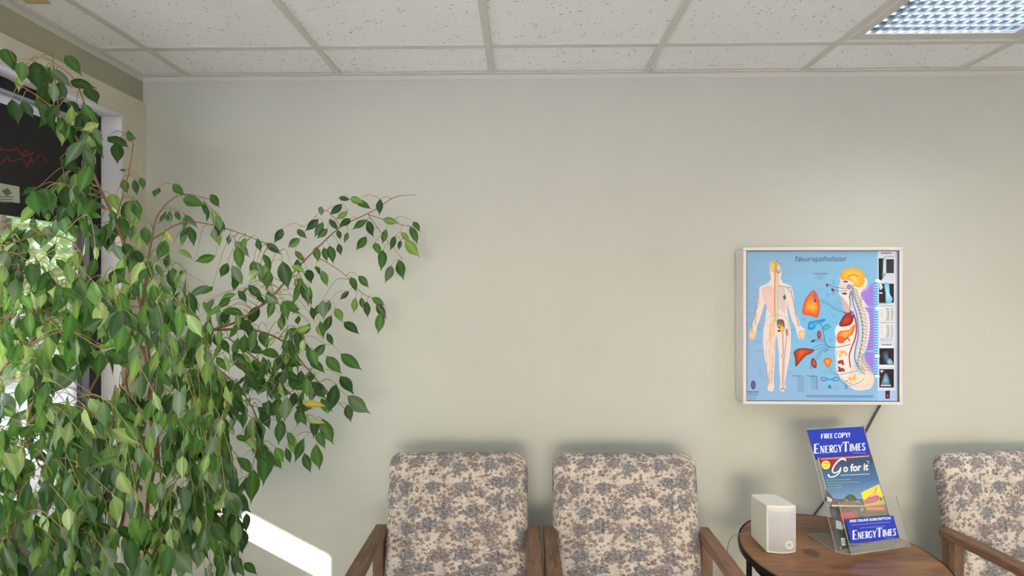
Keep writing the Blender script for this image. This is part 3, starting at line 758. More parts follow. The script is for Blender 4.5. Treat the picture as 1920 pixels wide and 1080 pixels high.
# spine: grey band, vertebra spikes, blue and red vessels
sp_=[(762,300),(768,350),(784,400),(806,460),(820,530),(822,600),(812,670),(796,740),(800,790),(836,830)]
A.line([(748,290),(756,360),(764,420),(786,470),(798,530),(800,600),(790,660),(778,720),(784,780),(816,830)],22,(168,190,214),2.1,True)
A.line(sp_,16,(150,152,150),2.3,True,w2=10)
P_=crs([(x,y,0) for x,y in sp_],6)
for i,p_ in enumerate(P_[2:-4:1]): A.line([(p_.x-4,p_.y-6),(p_.x+16,p_.y),(p_.x+30+6*math.sin(i*.15),p_.y+10)],3.2,(84,88,92) if i%2 else (176,176,160),2.7)
A.line([(756,330),(766,400),(782,450),(794,520),(796,600),(782,670),(776,730),(796,790)],4.5,(60,70,140),3,True)
A.line([(752,450),(776,490),(786,550),(780,610),(758,670),(744,720),(750,790)],9,(166,30,50),2.95,True,w2=7)
A.line([(744,360),(748,400),(746,455)],4.5,(170,50,60),3,True)
A.line([(750,340),(744,380)],7,(140,60,120),2.95)
# purple bands
PU=(150,116,206)
A.poly([(812,345),(850,325),(888,285),(888,425),(850,420),(825,385)],PU,2.35)
A.poly([(835,430),(888,440),(888,685),(845,680),(862,620),(868,540),(860,470)],PU,2.35)
A.poly([(838,700),(888,700),(888,820),(862,775),(842,745)],PU,2.35)
for i in range(30):
    y=290+i*17.5
    if y<830: A.line([(835 if y>330 else 865,y+30*(1 if y<420 else .2)),(870,y+8),(892,y)],1.4,(96,84,150),2.9,True)
for i in range(36):
    y=285+i*15.4; A.poly([(890,y),(922,y+4),(890,y+9)],(60,140,206),2.6); A.rect(888,y+10,916,y+13,(180,206,236),2.6)
for y in (272,437,720,841): A.ell(910,y,15,9,(244,246,250),3.4)
# heart, stomach, bowels
A.poly([(738,462),(766,470),(768,505),(750,535),(706,546),(684,540),(690,515),(712,480)],(106,18,18),3.1,(196,60,34),smooth=True)
A.line([(712,462),(735,468),(760,455)],6,(150,40,60),3.3,True); A.ell(762,470,7,14,(80,70,190),3.4,(150,140,220),.3)
A.poly([(772,532),(778,548),(764,590),(735,612),(712,640),(686,645),(670,625),(672,595),(690,572),(722,568),(750,562)],(206,90,30),3.1,(230,170,66),smooth=True,ctr=(730,585))
A.ell(692,622,22,19,(210,66,30),3.3,(230,110,50)); A.line([(715,625),(735,615),(748,634)],6,(120,50,40),3.4,True)
for cx,cy,c1,c2 in ((708,708,(206,140,50),(232,190,100)),(700,760,(110,20,24),(190,60,40)),(698,800,(120,24,30),(170,60,50)),(762,850,(210,150,60),(232,190,120))):
    rg=random.Random(int(cx+cy))
    for i in range(9): A.ell(cx+rg.uniform(-20,20),cy+rg.uniform(-16,16) if c1[0]>150 else cy+rg.uniform(-12,12),8,6,c1,3+.06*i,c2,rg.uniform(-1,1),10)
A.line([(672,690),(664,740),(682,790),(700,806)],3,(110,130,140),2.9,True)
A.line([(690,870),(740,896),(800,880),(836,850)],3,(90,120,140),2.9,True); A.line([(700,850),(720,880),(760,884)],2.6,(90,120,140),2.9,True)
A.ell(725,904,9,14,(40,110,150),3,(110,170,190)); A.ell(728,870,9,5,(90,150,160),3)
# pelvis figure lower centre
A.line([(576,852),(590,848),(610,858),(600,868),(580,864),(576,852)],5,(30,110,170),3,True); A.line([(684,852),(668,848),(640,858),(654,868),(680,864),(684,852)],5,(30,110,170),3,True)
A.line([(600,852),(628,862),(660,852)],9,(50,140,190),3.1,True); A.line([(628,862),(628,896)],12,(120,180,206),2.9); A.poly([(616,912),(622,894),(634,894),(640,914)],(20,120,170),3)
# legend tables
for x0,x1,cc in ((430,472,(70,150,190)),(512,552,(50,80,130))):
    scrib(A,x0-26 if x0<500 else 490,838,60,1,(60,90,130),3,5,3.4,.1,3); A.rect(x1-1,842,x1+2,938 if x0<500 else 922,cc,3)
    for i in range(14 if x0<500 else 11): A.rect(x0+((i*7)%13),848+i*6.6,x1-4,850+i*6.6,(90,130,160),2.6)
    A.rect(x0,842,x1,844,cc,3)
for i in range(2): scrib(A,488,955+i*7,402,1,(84,104,160),2.6,6,4.4,.02,40+i)
scrib(A,590,976,220,1,(110,136,170),2.6,6,2,.05,47)
A.ell(173,895,14,27,(44,40,110),3); A.ell(173,895,7,20,(120,120,190),3.3); A.rect(170,880,176,910,(40,40,100),3.5)
scrib(A,134,934,72,1,(30,30,60),3,6,5,0,60); scrib(A,140,946,62,2,(90,110,160),3,7,4,.1,61); scrib(A,148,964,50,3,(100,120,160),3,6,2.4,.2,62)
# x-ray column
LG=(206,208,214); BK=(22,20,26)
A.rect(914,96,1018,925,(196,200,210),1)
scrib(A,932,106,62,1,(50,50,56),3,6,6,0,70); scrib(A,952,128,60,1,(70,70,76),3,6,3,0,71)
def xray(x0,y0,x1,y1,pts,c1=(120,190,200)):
    A.rect(x0,y0,x1,y1,BK,1.6); A.poly(pts,(40,80,100),2,c1,smooth=True)
A.rect(918,140,948,270,(20,22,26),1.7); A.rect(962,145,1008,228,(42,38,46),1.7)
A.poly([(944,140),(960,150),(962,225),(950,250),(940,262),(942,200)],(60,130,130),2,(180,214,216),smooth=True)
A.poly([(950,232),(1008,232),(1008,272),(935,272)],(190,196,200),1.8)
for i in range(7): A.ell(956,150+i*12,8,4,(206,214,216),2.3)
A.text('',0,0,1,BK) if False else None
A.rect(920,290,1008,404,BK,1.6)
A.poly([(952,290),(978,290),(984,350),(1000,378),(990,404),(962,404),(958,350)],(90,170,196),2,(176,214,226),smooth=True)
A.poly([(922,290),(934,290),(944,312),(930,330),(922,318)],(190,206,214),2.1); A.rect(922,342,940,350,(230,230,230),2.3); A.rect(920,405,965,409,(120,110,100),2)
for y0 in (424,524):
    A.rect(926,y0-3,1008,y0,(130,130,136),2); A.rect(924,y0+2,1008,y0+88,(206,206,204),1.8)
    for i in range(9):
        A.ell(970+5*math.sin(i/8*PI),y0+14+i*8.5,11,3.2,(150,152,156),2.4); A.ell(995+3*math.sin(i/8*PI),y0+14+i*8.5,7,3,(140,142,146),2.4)
    for i in range(3): A.rect(930,y0+22+i*18,942,y0+26+i*18,(170,170,176),2.3)
scrib(A,928,614,78,3,(170,160,200),2.2,8,4,.1,80); scrib(A,936,650,60,1,(60,60,66),3,6,5,0,81)
A.rect(922,662,1008,672,(226,226,230),2)
A.rect(922,674,1008,772,BK,1.6); A.poly([(940,700),(970,690),(976,720),(985,745),(1006,770),(960,768),(945,740)],(28,34,48),2,(90,110,134),smooth=True); A.poly([(968,752),(985,735),(1004,766),(975,768)],(110,150,180),2.3,(150,180,206),smooth=True)
A.rect(922,774,1008,786,(210,212,220),2)
A.rect(922,798,1008,908,BK,1.6); A.poly([(960,820),(975,840),(984,880),(976,893),(935,893),(940,860),(950,830)],(50,84,104),2,(130,176,196),smooth=True); A.rect(930,892,990,899,(200,206,210),2.4); A.poly([(926,804),(950,806),(934,822)],(220,190,180),2.3)
A.rect(958,926,984,974,(40,24,50),2); A.poly([(966,965),(971,940),(978,965)],(200,60,60),2.4)
ch=A.build('anatomy_chart',M['chart'],t,O)
ch['label']='pale blue printed anatomy chart with figures, organs and a strip of x-rays'
# power cord
cp=[Vector((1.335,-.03,bz0+.01)),Vector((1.345,-.02,bz0-.02)),Vector((1.30,-.012,bz0-.10)),Vector((1.20,-.010,.80)),Vector((1.09,-.010,.60)),Vector((1.02,-.010,.42)),Vector((.98,-.015,.2)),Vector((.97,-.02,.01))]
c0=[on_plane(px,py,Vector((0,-.010,0)),Vector((0,1,0))) for px,py in ((1652,757),(1640,778),(1622,812),(1590,870),(1556,925),(1525,968),(1500,1010),(1470,1080))]
PB('power_cord',MB().tube(crs(c0+[Vector((c0[-1].x-.02,-.012,.15))]),.0036,7),M['cord'],smooth=True)

# ------------------------------------------------------------------ brochure holder + magazine
fl=at(1568,1036,1.659); fl.z=TZ
u=Vector((.975,.22,0)); u=Vector((u.x*CA-u.y*SA,u.x*SA+u.y*CA,0)).normalized()
back=Vector((-u.y,u.x,0))
vv=(back*.121+Vector((0,0,.366))); SL=vv.length; vv.normalize()
nn=u.cross(vv).normalized()             # towards the viewer
if nn.y>0: nn=-nn
t=empty('brochure_holder',fl+u*.12+Vector((0,0,0))); O=Vector(t.location)
tag(t,'clear acrylic brochure stand with blue magazine cards on the round table','display stand')
def plate(mb,o,a,b,th,n):
    p=[o,o+a,o+a+b,o+b]; mb.hexa([x-n*th/2 for x in p],[x+n*th/2 for x in p]); return mb
def PH(nm,mb,m,**k):
    mb.v=[tuple(Vector(p)-O) for p in mb.v]; return mb.build(nm,m,t,**k)
base=fl+Vector((0,0,.0015))
PH('back_panel',plate(MB(),base+vv*.002,u*.236,vv*SL,.0025,nn),M['acrylic'])
PH('foot',plate(MB(),base,u*.236,back*.118,.0028,Vector((0,0,1))),M['acrylic'])
lip=base+nn*.024; lip.z=TZ+.0015
pk=MB(); plate(pk,lip+u*.035,u*.236,vv*.155,.0025,nn)
PH('pocket_front',pk,M['acrylic'])
PH('pocket_floor',plate(MB(),base+u*.012,u*.240,(lip-base)+u*.012,.0025,Vector((0,0,1))),M['acrylic'])
ed=MB()
def edge(a,b,r=.0013): ed.tube([a,b],r,6)
edge(base,base+vv*SL); edge(base+u*.236,base+u*.236+vv*SL); edge(base,base+back*.118); edge(base+back*.118,base+back*.118+u*.236)
edge(base,base+u*.236); edge(lip+u*.035,lip+u*.271,.0018); edge(lip+u*.035,lip+u*.035+vv*.155); edge(lip+u*.271,lip+u*.271+vv*.155); edge(lip+u*.271,base+u*.25)
edge(base,lip+u*.035)
PH('polished_edge',ed,M['acr_edge'],smooth=True)
def hfn(off):
    P0=base+nn*off
    def f(x,y,L): return on_plane(1500+x/4.32,790+y/4.32,P0,nn)+nn*(L*.00012)
    return f
def slab(nm,corners,off,th,m,par,O_):
    f=hfn(off); p=[f(x,y,0) for x,y in corners]
    mb=MB().hexa([q-nn*th for q in p],p); mb.v=[tuple(Vector(q)-O_) for q in mb.v]; return mb.build(nm,m,par)
# blue header card
BLU=(22,52,178); BL2=(34,66,196)
def blue_card(nm,corners,off):
    f=hfn(off); A=Art(f); A.poly(corners,BLU,.5)
    p=[f(x,y,0) for x,y in corners]; n0=len(A.mb.v)
    A.mb.hexa([q-nn*.0006 for q in p],p); 
    for i in range(8): A.mb.c[n0+i]=lin(BLU)
    return A
A=blue_card('header_card',[(55,70),(512,42),(580,287),(128,312)],.0035)
WH=(225,232,248)
A.serif('FREE COPY!',170,140,[37]*10,[23,23,21,21,10,27,27,23,26,10],WH,2,slope=-.05,gap=.12,thick=.26)
hs_=[78]+[58]*5+[78]+[58]*4; ws_=[45,35,32,28,34,32,50,13,48,28,27]
A.serif('ENERGYTIMES',112,262,hs_,ws_,WH,2,slope=-.068,gap=.13,thick=.2)
scrib(A,432,255,100,1,(170,185,230),2,6,4,0,5)
A.build('header_card',M['print'],t,O)['label']='blue card with white lettering at the top'
A=blue_card('pocket_card',[(370,797),(755,762),(806,945),(413,992)],.0275)
A.serif('FREE ONLINE SUBSCRIPTION',402,818,[22]*24,[13,13,12,12,7,14,15,11,6,15,12,7,12,13,13,12,13,13,6,12,11,6,14,14],WH,2,slope=-.085,gap=.12,thick=.26) if False else None
A.text('FREE ONLINE SUBSCRIPTION',402,819,20,WH,2,width=332,bold=.03,slope=-.08)
for i,(x,y,w_) in enumerate(((420,838,310),(484,862,190))):
    rg=random.Random(i); xx=x
    while xx<x+w_: d=rg.uniform(8,20); A.poly([(xx,y-.085*(xx-x)),(xx+d,y-.085*(xx+d-x)),(xx+d,y+6-.085*(xx+d-x)),(xx,y+6-.085*(xx-x))],(140,160,225),2); xx+=d+5
A.serif('ENERGYTIMES',425,958,[74]+[55]*5+[74]+[55]*4,[38,29,27,24,29,28,43,11,41,24,23],WH,2,slope=-.10,gap=.12,thick=.2)
scrib(A,684,942,78,1,(150,170,225),2,6,4,0,8)
A.build('pocket_card',M['print'],t,O)['label']='blue card with white lettering behind the pocket front'
# magazine: a thing of its own leaning in the stand
mc=[(150,294),(578,268),(778,940),(336,1036)]
t2=empty('magazine',Vector((O.x,O.y,TZ+.003)))
tag(t2,'glossy magazine with a drive-in car photograph cover standing in the clear acrylic stand','magazine')
O2=Vector(t2.location)
slab('pages',mc,.0118,.004,M['paper'],t2,O2)
A=Art(hfn(.012))
def mpt(a,b):      # bilinear point on the cover, a across, b down
    x=(mc[0][0]*(1-a)+mc[1][0]*a)*(1-b)+(mc[3][0]*(1-a)+mc[2][0]*a)*b
    y=(mc[0][1]*(1-a)+mc[1][1]*a)*(1-b)+(mc[3][1]*(1-a)+mc[2][1]*a)*b
    return (x,y)
def band(b0,b1,c0,c1,L,a0=0,a1=1): A.grad([mpt(a0,b0),mpt(a1,b0),mpt(a1,b1),mpt(a0,b1)],[c0,c0,c1,c1],L)
band(0,.06,(150,34,44),(150,34,44),1)
band(.04,.3,(44,74,108),(70,112,160),.8); band(.3,.5,(70,112,160),(126,160,196),.8)
band(.5,1,(70,72,62),(52,54,50),.8)
A.poly([mpt(.3,.04),mpt(1,.02),mpt(1,.1),mpt(.52,.12)],(44,74,108),1.2)
A.poly([mpt(0,.04),mpt(.4,.045),mpt(.28,.12),mpt(.02,.12)],(150,34,44),1.2)
rg=random.Random(3); x=170
while x<550: d=rg.uniform(8,18); y=308-.062*(x-170); A.poly([(x,y-5),(x+d,y-6),(x+d,y),(x,y+1)],(240,225,225),2); x+=d+4
A.ell(209,353,36,36,(236,226,70),2.4,(248,240,120)); A.text('FREE',188,348,13,(200,90,30),3,width=44,bold=.03); scrib(A,186,358,48,2,(110,120,40),3,9,4,.2,4)
# flowing G and lettering
W2=(238,238,240)
A.line([(372,318),(350,304),(310,320),(272,368),(262,405),(285,418),(318,398),(330,372)],14,W2,3,True,w2=9)
A.line([(330,372),(322,410),(290,440),(252,452),(228,440),(236,430)],9,W2,3.05,True,w2=12)
A.text('o for it',350,409,58,W2,3,width=204,bold=.03,slope=-.075)
for d in (0,14): A.line([(538+d*.9,322+d),(560,326+d)],5,W2,3)
x=330
while x<555: d=rg.uniform(8,18); y=440-.05*(x-330); A.poly([(x,y-6),(x+d,y-7),(x+d,y),(x,y+1)],(200,210,226),2); x+=d+4
for i,(x0,y0,w_) in enumerate(((214,478,190),(214,500,266),(222,520,110),(228,542,116))):
    x=x0
    while x<x0+w_: d=rg.uniform(8,18); y=y0-.03*(x-x0); A.poly([(x,y-5),(x+d,y-5),(x+d,y+1),(x,y+1)],(150,176,120),2); x+=d+4
# building, trees, cars
A.poly([(360,622),(385,598),(420,592),(448,612),(455,640),(350,640)],(70,90,60),1.6,(86,104,70),smooth=True)
A.poly([(262,620),(300,628),(470,630),(510,665),(520,680),(250,678)],(112,100,92),1.8)
A.poly([(206,552),(236,580),(262,612),(270,655),(226,660)],(86,80,84),1.9); A.poly([(214,606),(256,626),(262,650),(226,652)],(206,206,206),2.1)
A.poly([(358,640),(375,632),(392,648)],(190,180,160),2.1); A.poly([(446,650),(470,640),(486,660)],(170,160,140),2.1)
A.poly([(255,676),(530,682),(532,692),(258,690)],(226,214,150),2.3)
A.poly([(240,690),(530,692),(700,740),(720,770),(262,800)],(64,66,66),1.5,(96,100,98))
A.poly([(486,706),(505,696),(520,712),(515,726),(490,726)],(170,176,176),2)
A.poly([(236,690),(270,694),(300,740),(310,790),(262,800)],(60,60,74),2,(110,106,116))
A.poly([(322,750),(352,735),(368,712),(410,706),(445,722),(472,750),(474,778),(420,800),(335,806)],(196,54,50),2.5,(224,84,76),smooth=True); A.poly([(366,738),(378,716),(420,712),(436,734)],(80,80,90),2.8)
A.poly([(500,752),(700,735),(712,762),(520,790)],(110,116,74),1.9,(130,120,80))
A.poly([(262,800),(330,800),(372,850),(376,960),(352,1020),(320,1016),(285,880)],(80,84,82),2,(46,58,44))
A.poly([(290,800),(330,812),(360,860),(340,880),(292,866)],(166,176,180),2.2)
A.poly([(330,945),(365,945),(370,1005),(338,1005)],(216,216,212),2.5)
for i in range(9): A.line([(336+i*3.6,952),(341+i*3.4,998)],1.5,(50,50,50),3)
# yellow advert: generic pink shape, blue dot
A.poly([(492,578),(640,508),(690,672),(528,694)],(236,220,60),2.6)
A.poly([(545,615),(590,580),(612,535),(622,540),(612,590),(606,615),(560,640)],(226,130,150),3,(240,190,200),smooth=True)
A.poly([(520,645),(560,618),(632,600),(640,632),(600,656),(530,668)],(210,84,124),3.2,(232,130,160),smooth=True); A.ell(655,628,11,16,(70,110,170),3.2)
A.poly([(526,690),(688,672),(698,728),(532,732)],(216,90,50),2.9); A.text('CAPITAL CENTER',536,720,16,(244,214,150),3.3,width=142,bold=.03,slope=-.06) if False else scrib(A,538,696,140,2,(244,200,150),3.3,10,8,.05,19)
scrib(A,405,992,130,1,(190,190,190),2.5,6,4,0,6)
A.build('cover',M['print'],t2,O2)

# ------------------------------------------------------------------ black sign in the window
SXp=LX-.068
sgn=empty('window_sign',(SXp,-.5,1.67)); O=Vector(sgn.location)
tag(sgn,'black sign panel hanging in the window with red script and white cards','sign')
def son(px,py,L=0): return on_plane(px,py,Vector((SXp+.012,0,0)),Vector((1,0,0)))+Vector((L*.0003,0,0))
sy1,sy0=-.185,-1.50
z_t=son(60,212).z; z_b=son(60,410).z
bmb=MB().box(SXp-.006,SXp+.006,sy0,sy1,z_b,z_t)
bmb.v=[(a-O.x,b-O.y,c-O.z) for a,b,c in bmb.v]; bmb.build('sign_board',M['blackboard'],sgn,bevel=.002)
SXp-=.006
A=Art(lambda x,y,L: son(x,y,L))
RD=(150,22,22)
rg=random.Random(9)
for k in range(2):
    pts=[(-30+i*8+rg.uniform(-5,5),278+k*20+rg.uniform(-8,8)+i*.8) for i in range(13)]
    A.line(pts,1.8,RD,3+k*.3,True)
A.line([(40,292),(50,282),(62,302),(76,290),(88,304)],2.2,(120,24,24),3.8,True)
A.build('red_script',M['print'],sgn,O)
A=Art(lambda x,y,L: son(x,y,L))
A.poly([(-30,338),(36,350),(37,381),(-30,374)],(190,196,176),2); A.poly([(56,359),(98,364),(98,392),(57,388)],(186,190,176),2)
for cx in (10,76):
    A.poly([(cx-8,358),(cx+4,352),(cx+12,362),(cx+2,368)],(96,110,84),3)
    for i in range(3): A.rect(cx-16,368+i*5-(0 if cx<50 else -4),cx+14,370+i*5-(0 if cx<50 else -4),(110,116,110),3)
A.build('white_card',M['print'],sgn,O)
MB().tube([(0,-.1,z_t-O.z),(0,-.1,2.09-O.z)],.0015,6).build('hanging_wire',M['black'],sgn)
MB().tube([(0,-.9,z_t-O.z),(0,-.9,2.09-O.z)],.0015,6).build('hanging_wire',M['black'],sgn)

# ------------------------------------------------------------------ ficus
rg=random.Random(21)
Zt=1.48
def br(pts,r0,r1):
    P=crs([at(*p) for p in pts],6); n=len(P)
    return P,[r0+(r1-r0)*i/(n-1) for i in range(n)]
BR=[]
def B_(pts,r0,r1): BR.append(br(pts,r0,r1))
base_pt=at(262,1200,1.5); 
B_([(262,640,1.5),(266,590,1.5),(257,545,1.5),(238,475,1.49),(216,415,1.48),(186,350,1.46),(150,270,1.42),(112,215,1.38),(70,180,1.34),(20,150,1.28)],.0055,.0015)
B_([(150,270,1.42),(162,215,1.42),(140,150,1.42),(105,120,1.40)],.0022,.001)
B_([(112,215,1.38),(104,160,1.38),(98,95,1.38)],.0016,.0008)
B_([(266,590,1.5),(274,520,1.52),(284,450,1.54),(298,400,1.56),(340,365,1.6),(400,375,1.66)],.0045,.001)
B_([(216,415,1.48),(240,330,1.5),(250,270,1.55)],.002,.001)
B_([(262,610,1.5),(330,605,1.55),(400,618,1.63),(470,618,1.7),(530,640,1.75),(575,690,1.78),(610,730,1.8),(650,770,1.8)],.0055,.001)
B_([(400,618,1.63),(450,600,1.68),(505,560,1.75),(560,500,1.8),(600,460,1.84),(640,425,1.87),(700,395,1.9),(740,370,1.91),(780,365,1.92)],.0042,.0008)
B_([(588,478,1.83),(640,510,1.85),(680,550,1.87),(715,565,1.88)],.0016,.0008)
B_([(690,402,1.9),(740,418,1.91),(785,428,1.91)],.0015,.0008)
B_([(690,402,1.9),(725,450,1.89),(755,485,1.88)],.0014,.0007)
B_([(640,425,1.87),(610,395,1.86),(570,425,1.86)],.0014,.0007)
B_([(284,450,1.54),(340,418,1.6),(400,422,1.66),(470,445,1.72),(525,470,1.76)],.0025,.0009)
B_([(262,610,1.5),(180,590,1.42),(100,530,1.34),(40,510,1.28),(-30,490,1.22)],.005,.003)
B_([(255,560,1.5),(150,560,1.45),(60,590,1.38),(-20,600,1.3)],.003,.0015)
B_([(180,590,1.42),(150,470,1.42),(90,440,1.38),(10,460,1.3)],.002,.001)
B_([(250,620,1.5),(200,680,1.44),(160,760,1.38),(150,870,1.32),(140,1000,1.28)],.004,.001)
B_([(262,640,1.5),(240,700,1.46),(215,770,1.4),(205,880,1.36),(195,1010,1.32)],.004,.001)
B_([(275,630,1.52),(330,680,1.52),(365,760,1.5),(385,850,1.46),(400,960,1.42)],.004,.001)
B_([(300,620,1.55),(380,670,1.58),(450,730,1.6),(485,800,1.6),(470,890,1.58)],.003,.001)
B_([(268,650,1.5),(290,760,1.46),(300,880,1.42),(310,1020,1.38)],.004,.001)
B_([(200,640,1.46),(110,680,1.36),(60,760,1.28),(40,880,1.22),(25,1010,1.18)],.003,.001)
B_([(430,635,1.66),(500,690,1.7),(560,760,1.72),(595,820,1.74)],.0025,.0008)
B_([(120,560,1.38),(60,640,1.3),(0,700,1.22),(-30,800,1.18)],.003,.001)
tb=Vector((base_pt.x+.02,base_pt.y,.30))
TR=[(crs([tb,at(252,1180,1.5),at(262,1080,1.5),at(248,970,1.5),at(262,860,1.49),at(254,760,1.5),at(262,640,1.5)],8),.0085,.0055),
    (crs([tb+Vector((.015,.012,0)),at(290,1060,1.54),at(276,960,1.53),at(292,850,1.54),at(278,760,1.51),at(284,700,1.51),at(266,600,1.5)],8),.006,.004),
    (crs([tb+Vector((-.015,-.01,0)),at(215,1060,1.45),at(232,960,1.45),at(222,850,1.44),at(240,760,1.46),at(236,700,1.48),at(262,640,1.5)],8),.005,.0035)]
pot=empty('potted_ficus',(tb.x,tb.y,0)); PO=Vector(pot.location)
tag(pot,'tall weeping ficus with small glossy green leaves beside the window','plant')
def PP(nm,mb,m,**k):
    mb.v=[tuple(Vector(p)-PO) for p in mb.v]; return mb.build(nm,m,pot,**k)
PP('pot',MB().lathe([(.10,0),(.12,.02),(.15,.29),(.162,.295),(.162,.33),(.150,.33),(.145,.29)],40,PO.x,PO.y),M['pot'],smooth=False)
PP('soil',MB().lathe([(.001,.302),(.144,.300),(.144,.296),(.001,.296)],40,PO.x,PO.y),M['soil'])
tm=MB()
for P,r0,r1 in TR: tm.tube(P,[r0+(r1-r0)*i/(len(P)-1) for i in range(len(P))],9)
PP('trunk',tm,M['branch'],smooth=True)
bmx=MB()
for P,R in BR: bmx.tube(P,R,7)
samples=[(p,i/len(P)) for P,R in BR for i,p in enumerate(P)]
tw=MB(); lf=MB()
LC=[((50,88,36),4.5),((66,110,44),4.5),((88,132,56),4),((120,154,76),2.8),((152,172,106),1.6),((98,122,90),1.8),((186,178,70),.1)]
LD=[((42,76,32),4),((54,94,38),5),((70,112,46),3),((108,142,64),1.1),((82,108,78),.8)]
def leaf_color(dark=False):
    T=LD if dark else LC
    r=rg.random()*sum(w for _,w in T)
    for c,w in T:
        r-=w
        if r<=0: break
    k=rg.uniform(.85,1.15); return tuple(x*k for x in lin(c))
PROF=[(0,0),(.07,.30),(.18,.72),(.33,.97),(.48,1.0),(.64,.78),(.77,.42),(.87,.15),(1.0,.015)]
def leaf(b,d,L,nrm,wf=.235,col=None,curl=None):
    d=d.normalized(); nrm=(nrm-d*nrm.dot(d)); nrm=nrm.normalized() if nrm.length>1e-5 else d.orthogonal().normalized()
    s=d.cross(nrm); col=col or leaf_color(); W=L*wf*rg.uniform(.88,1.12); fold=rg.uniform(.08,.45); curl=rg.uniform(-.12,.22) if curl is None else curl
    side=rg.uniform(-.1,.1); wav=rg.uniform(0,.06)
    vs=[];cs=[]
    for i,(tt,w_) in enumerate(PROF):
        cpt=b+d*(L*tt)-nrm*(curl*L*tt*tt)+s*(side*L*tt*tt)
        x=w_*W; up=nrm*(x*fold)
        wv=nrm*(wav*L*math.sin(tt*9))*w_
        vs+=[cpt-s*x+up+wv,cpt-s*x*.5+up*.42,cpt,cpt+s*x*.5+up*.42,cpt+s*x+up-wv]
        e=tuple(q*.96 for q in col); mid=tuple(min(1,q*1.35+.01) for q in col)
        cs+=[e,col,mid,col,e]
    fs=[]
    for i in range(len(PROF)-1):
        for k in range(4):
            a=i*5+k; fs.append((a,a+1,a+6,a+5))
    lf.add(vs,fs,col=cs)
def inside(p,poly):
    x,y=p; r=False; j=len(poly)-1
    for i in range(len(poly)):
        xi,yi=poly[i]; xj,yj=poly[j]
        if (yi>y)!=(yj>y) and x<(xj-xi)*(y-yi)/(yj-yi)+xi: r=not r
        j=i
    return r
def pix(p):
    d=p-ORG; xc=d.x*CA+d.y*SA; zc=-d.x*SA+d.y*CA
    return (960+960*xc/zc,540-960*d.z/zc,zc)
ENV=[(-60,85),(30,95),(75,100),(120,100),(160,130),(178,190),(200,240),(258,255),(262,300),(240,335),(290,345),(335,348),(405,365),(420,420),(480,440),(525,430),(560,470),(600,520),(610,600),(660,640),(650,700),(620,760),(600,800),(560,830),(500,850),(470,890),(462,960),(470,1110),(-60,1110)]
CAMW=ORG
def hang_leaf(b,td,L):
    dn=Vector((rg.uniform(-.42,.42),rg.uniform(-.42,.42),-1)); d=(dn+td*rg.uniform(0,.6)).normalized()
    toc=(ORG-b).normalized(); nrm=toc*rg.uniform(.1,1.1)+Vector((rg.uniform(-1,1),rg.uniform(-1,1),rg.uniform(-.2,.8)))*.8
    if rg.random()<.14: nrm=-nrm
    e=pix(b+d*L); 
    if not inside(e[:2],ENV): return
    if min(b.x,(b+d*L).x)<LX+.02: return
    pb=b+d*.012+Vector((0,0,.002))
    tw.tube([b,pb],.0006,4,cap=False)
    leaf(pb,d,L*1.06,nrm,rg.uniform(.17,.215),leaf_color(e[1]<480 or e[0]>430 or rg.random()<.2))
def twig(a,b,n,Ls):
    # from branch point a arching over and drooping to b
    mid=(a+b)/2+Vector((rg.uniform(-.03,.03),rg.uniform(-.03,.03),(a-b).length*rg.uniform(.12,.3)))
    P=crs([a,mid,b],8); tw.tube(P,[.0013-(.0007*i/(len(P)-1)) for i in range(len(P))],5,cap=False)
    m=len(P)
    for k in range(n):
        i=int(m*(.3+.68*k/n)); i=min(i,m-2)
        td=(P[i+1]-P[i]).normalized(); side=td.orthogonal().normalized()*(1 if k%2 else -1)
        hang_leaf(P[i],(td+side*.6).normalized(),rg.uniform(*Ls))
    hang_leaf(P[-1],(P[-1]-P[-2]).normalized(),rg.uniform(*Ls))
REG=[ ([(150,760),(430,760),(450,1090),(150,1090)],34,(1.2,1.42),(.042,.07)), # polygon, number of twigs, depth range, leaf size
 ([(-40,560),(330,560),(440,640),(450,1080),(-40,1110)],165,(1.08,1.52),(.038,.072)),
 ([(-40,420),(120,430),(300,470),(300,640),(-40,640)],46,(1.2,1.56),(.036,.062)),
 ([(300,560),(520,600),(600,640),(560,780),(480,860),(320,860)],34,(1.45,1.78),(.038,.066)),
 ([(290,400),(420,400),(540,480),(600,560),(560,640),(300,600)],7,(1.55,1.78),(.036,.062)),
 ([(60,330),(260,350),(260,480),(60,440)],8,(1.36,1.56),(.045,.075)),
 ([(-40,100),(110,120),(180,220),(200,330),(150,300),(60,190),(-40,150)],6,(1.28,1.46),(.05,.08)),
 ([(180,230),(255,265),(255,300),(215,330)],1,(1.46,1.56),(.045,.07)),
]
for poly,n,(z0,z1),Ls in REG:
    xs_=[p[0] for p in poly]; ys_=[p[1] for p in poly]; c=0; tr=0
    while c<n and tr<n*30:
        tr+=1; x=rg.uniform(min(xs_),max(xs_)); y=rg.uniform(min(ys_),max(ys_))
        if not inside((x,y),poly): continue
        z=rg.uniform(z0,z1); lim=(LX+.05)/((x-960)/960*CA-SA); z=min(z,abs(lim))
        b=at(x,y,z)
        best=min((((p-b).length+max(0,b.z-p.z)*2.5)*rg.uniform(.8,1.3),i) for i,(p,_) in enumerate(samples))
        a=samples[best[1]][0]
        if (a-b).length>.5: continue
        twig(a,b,rg.randint(4,7),Ls); c+=1
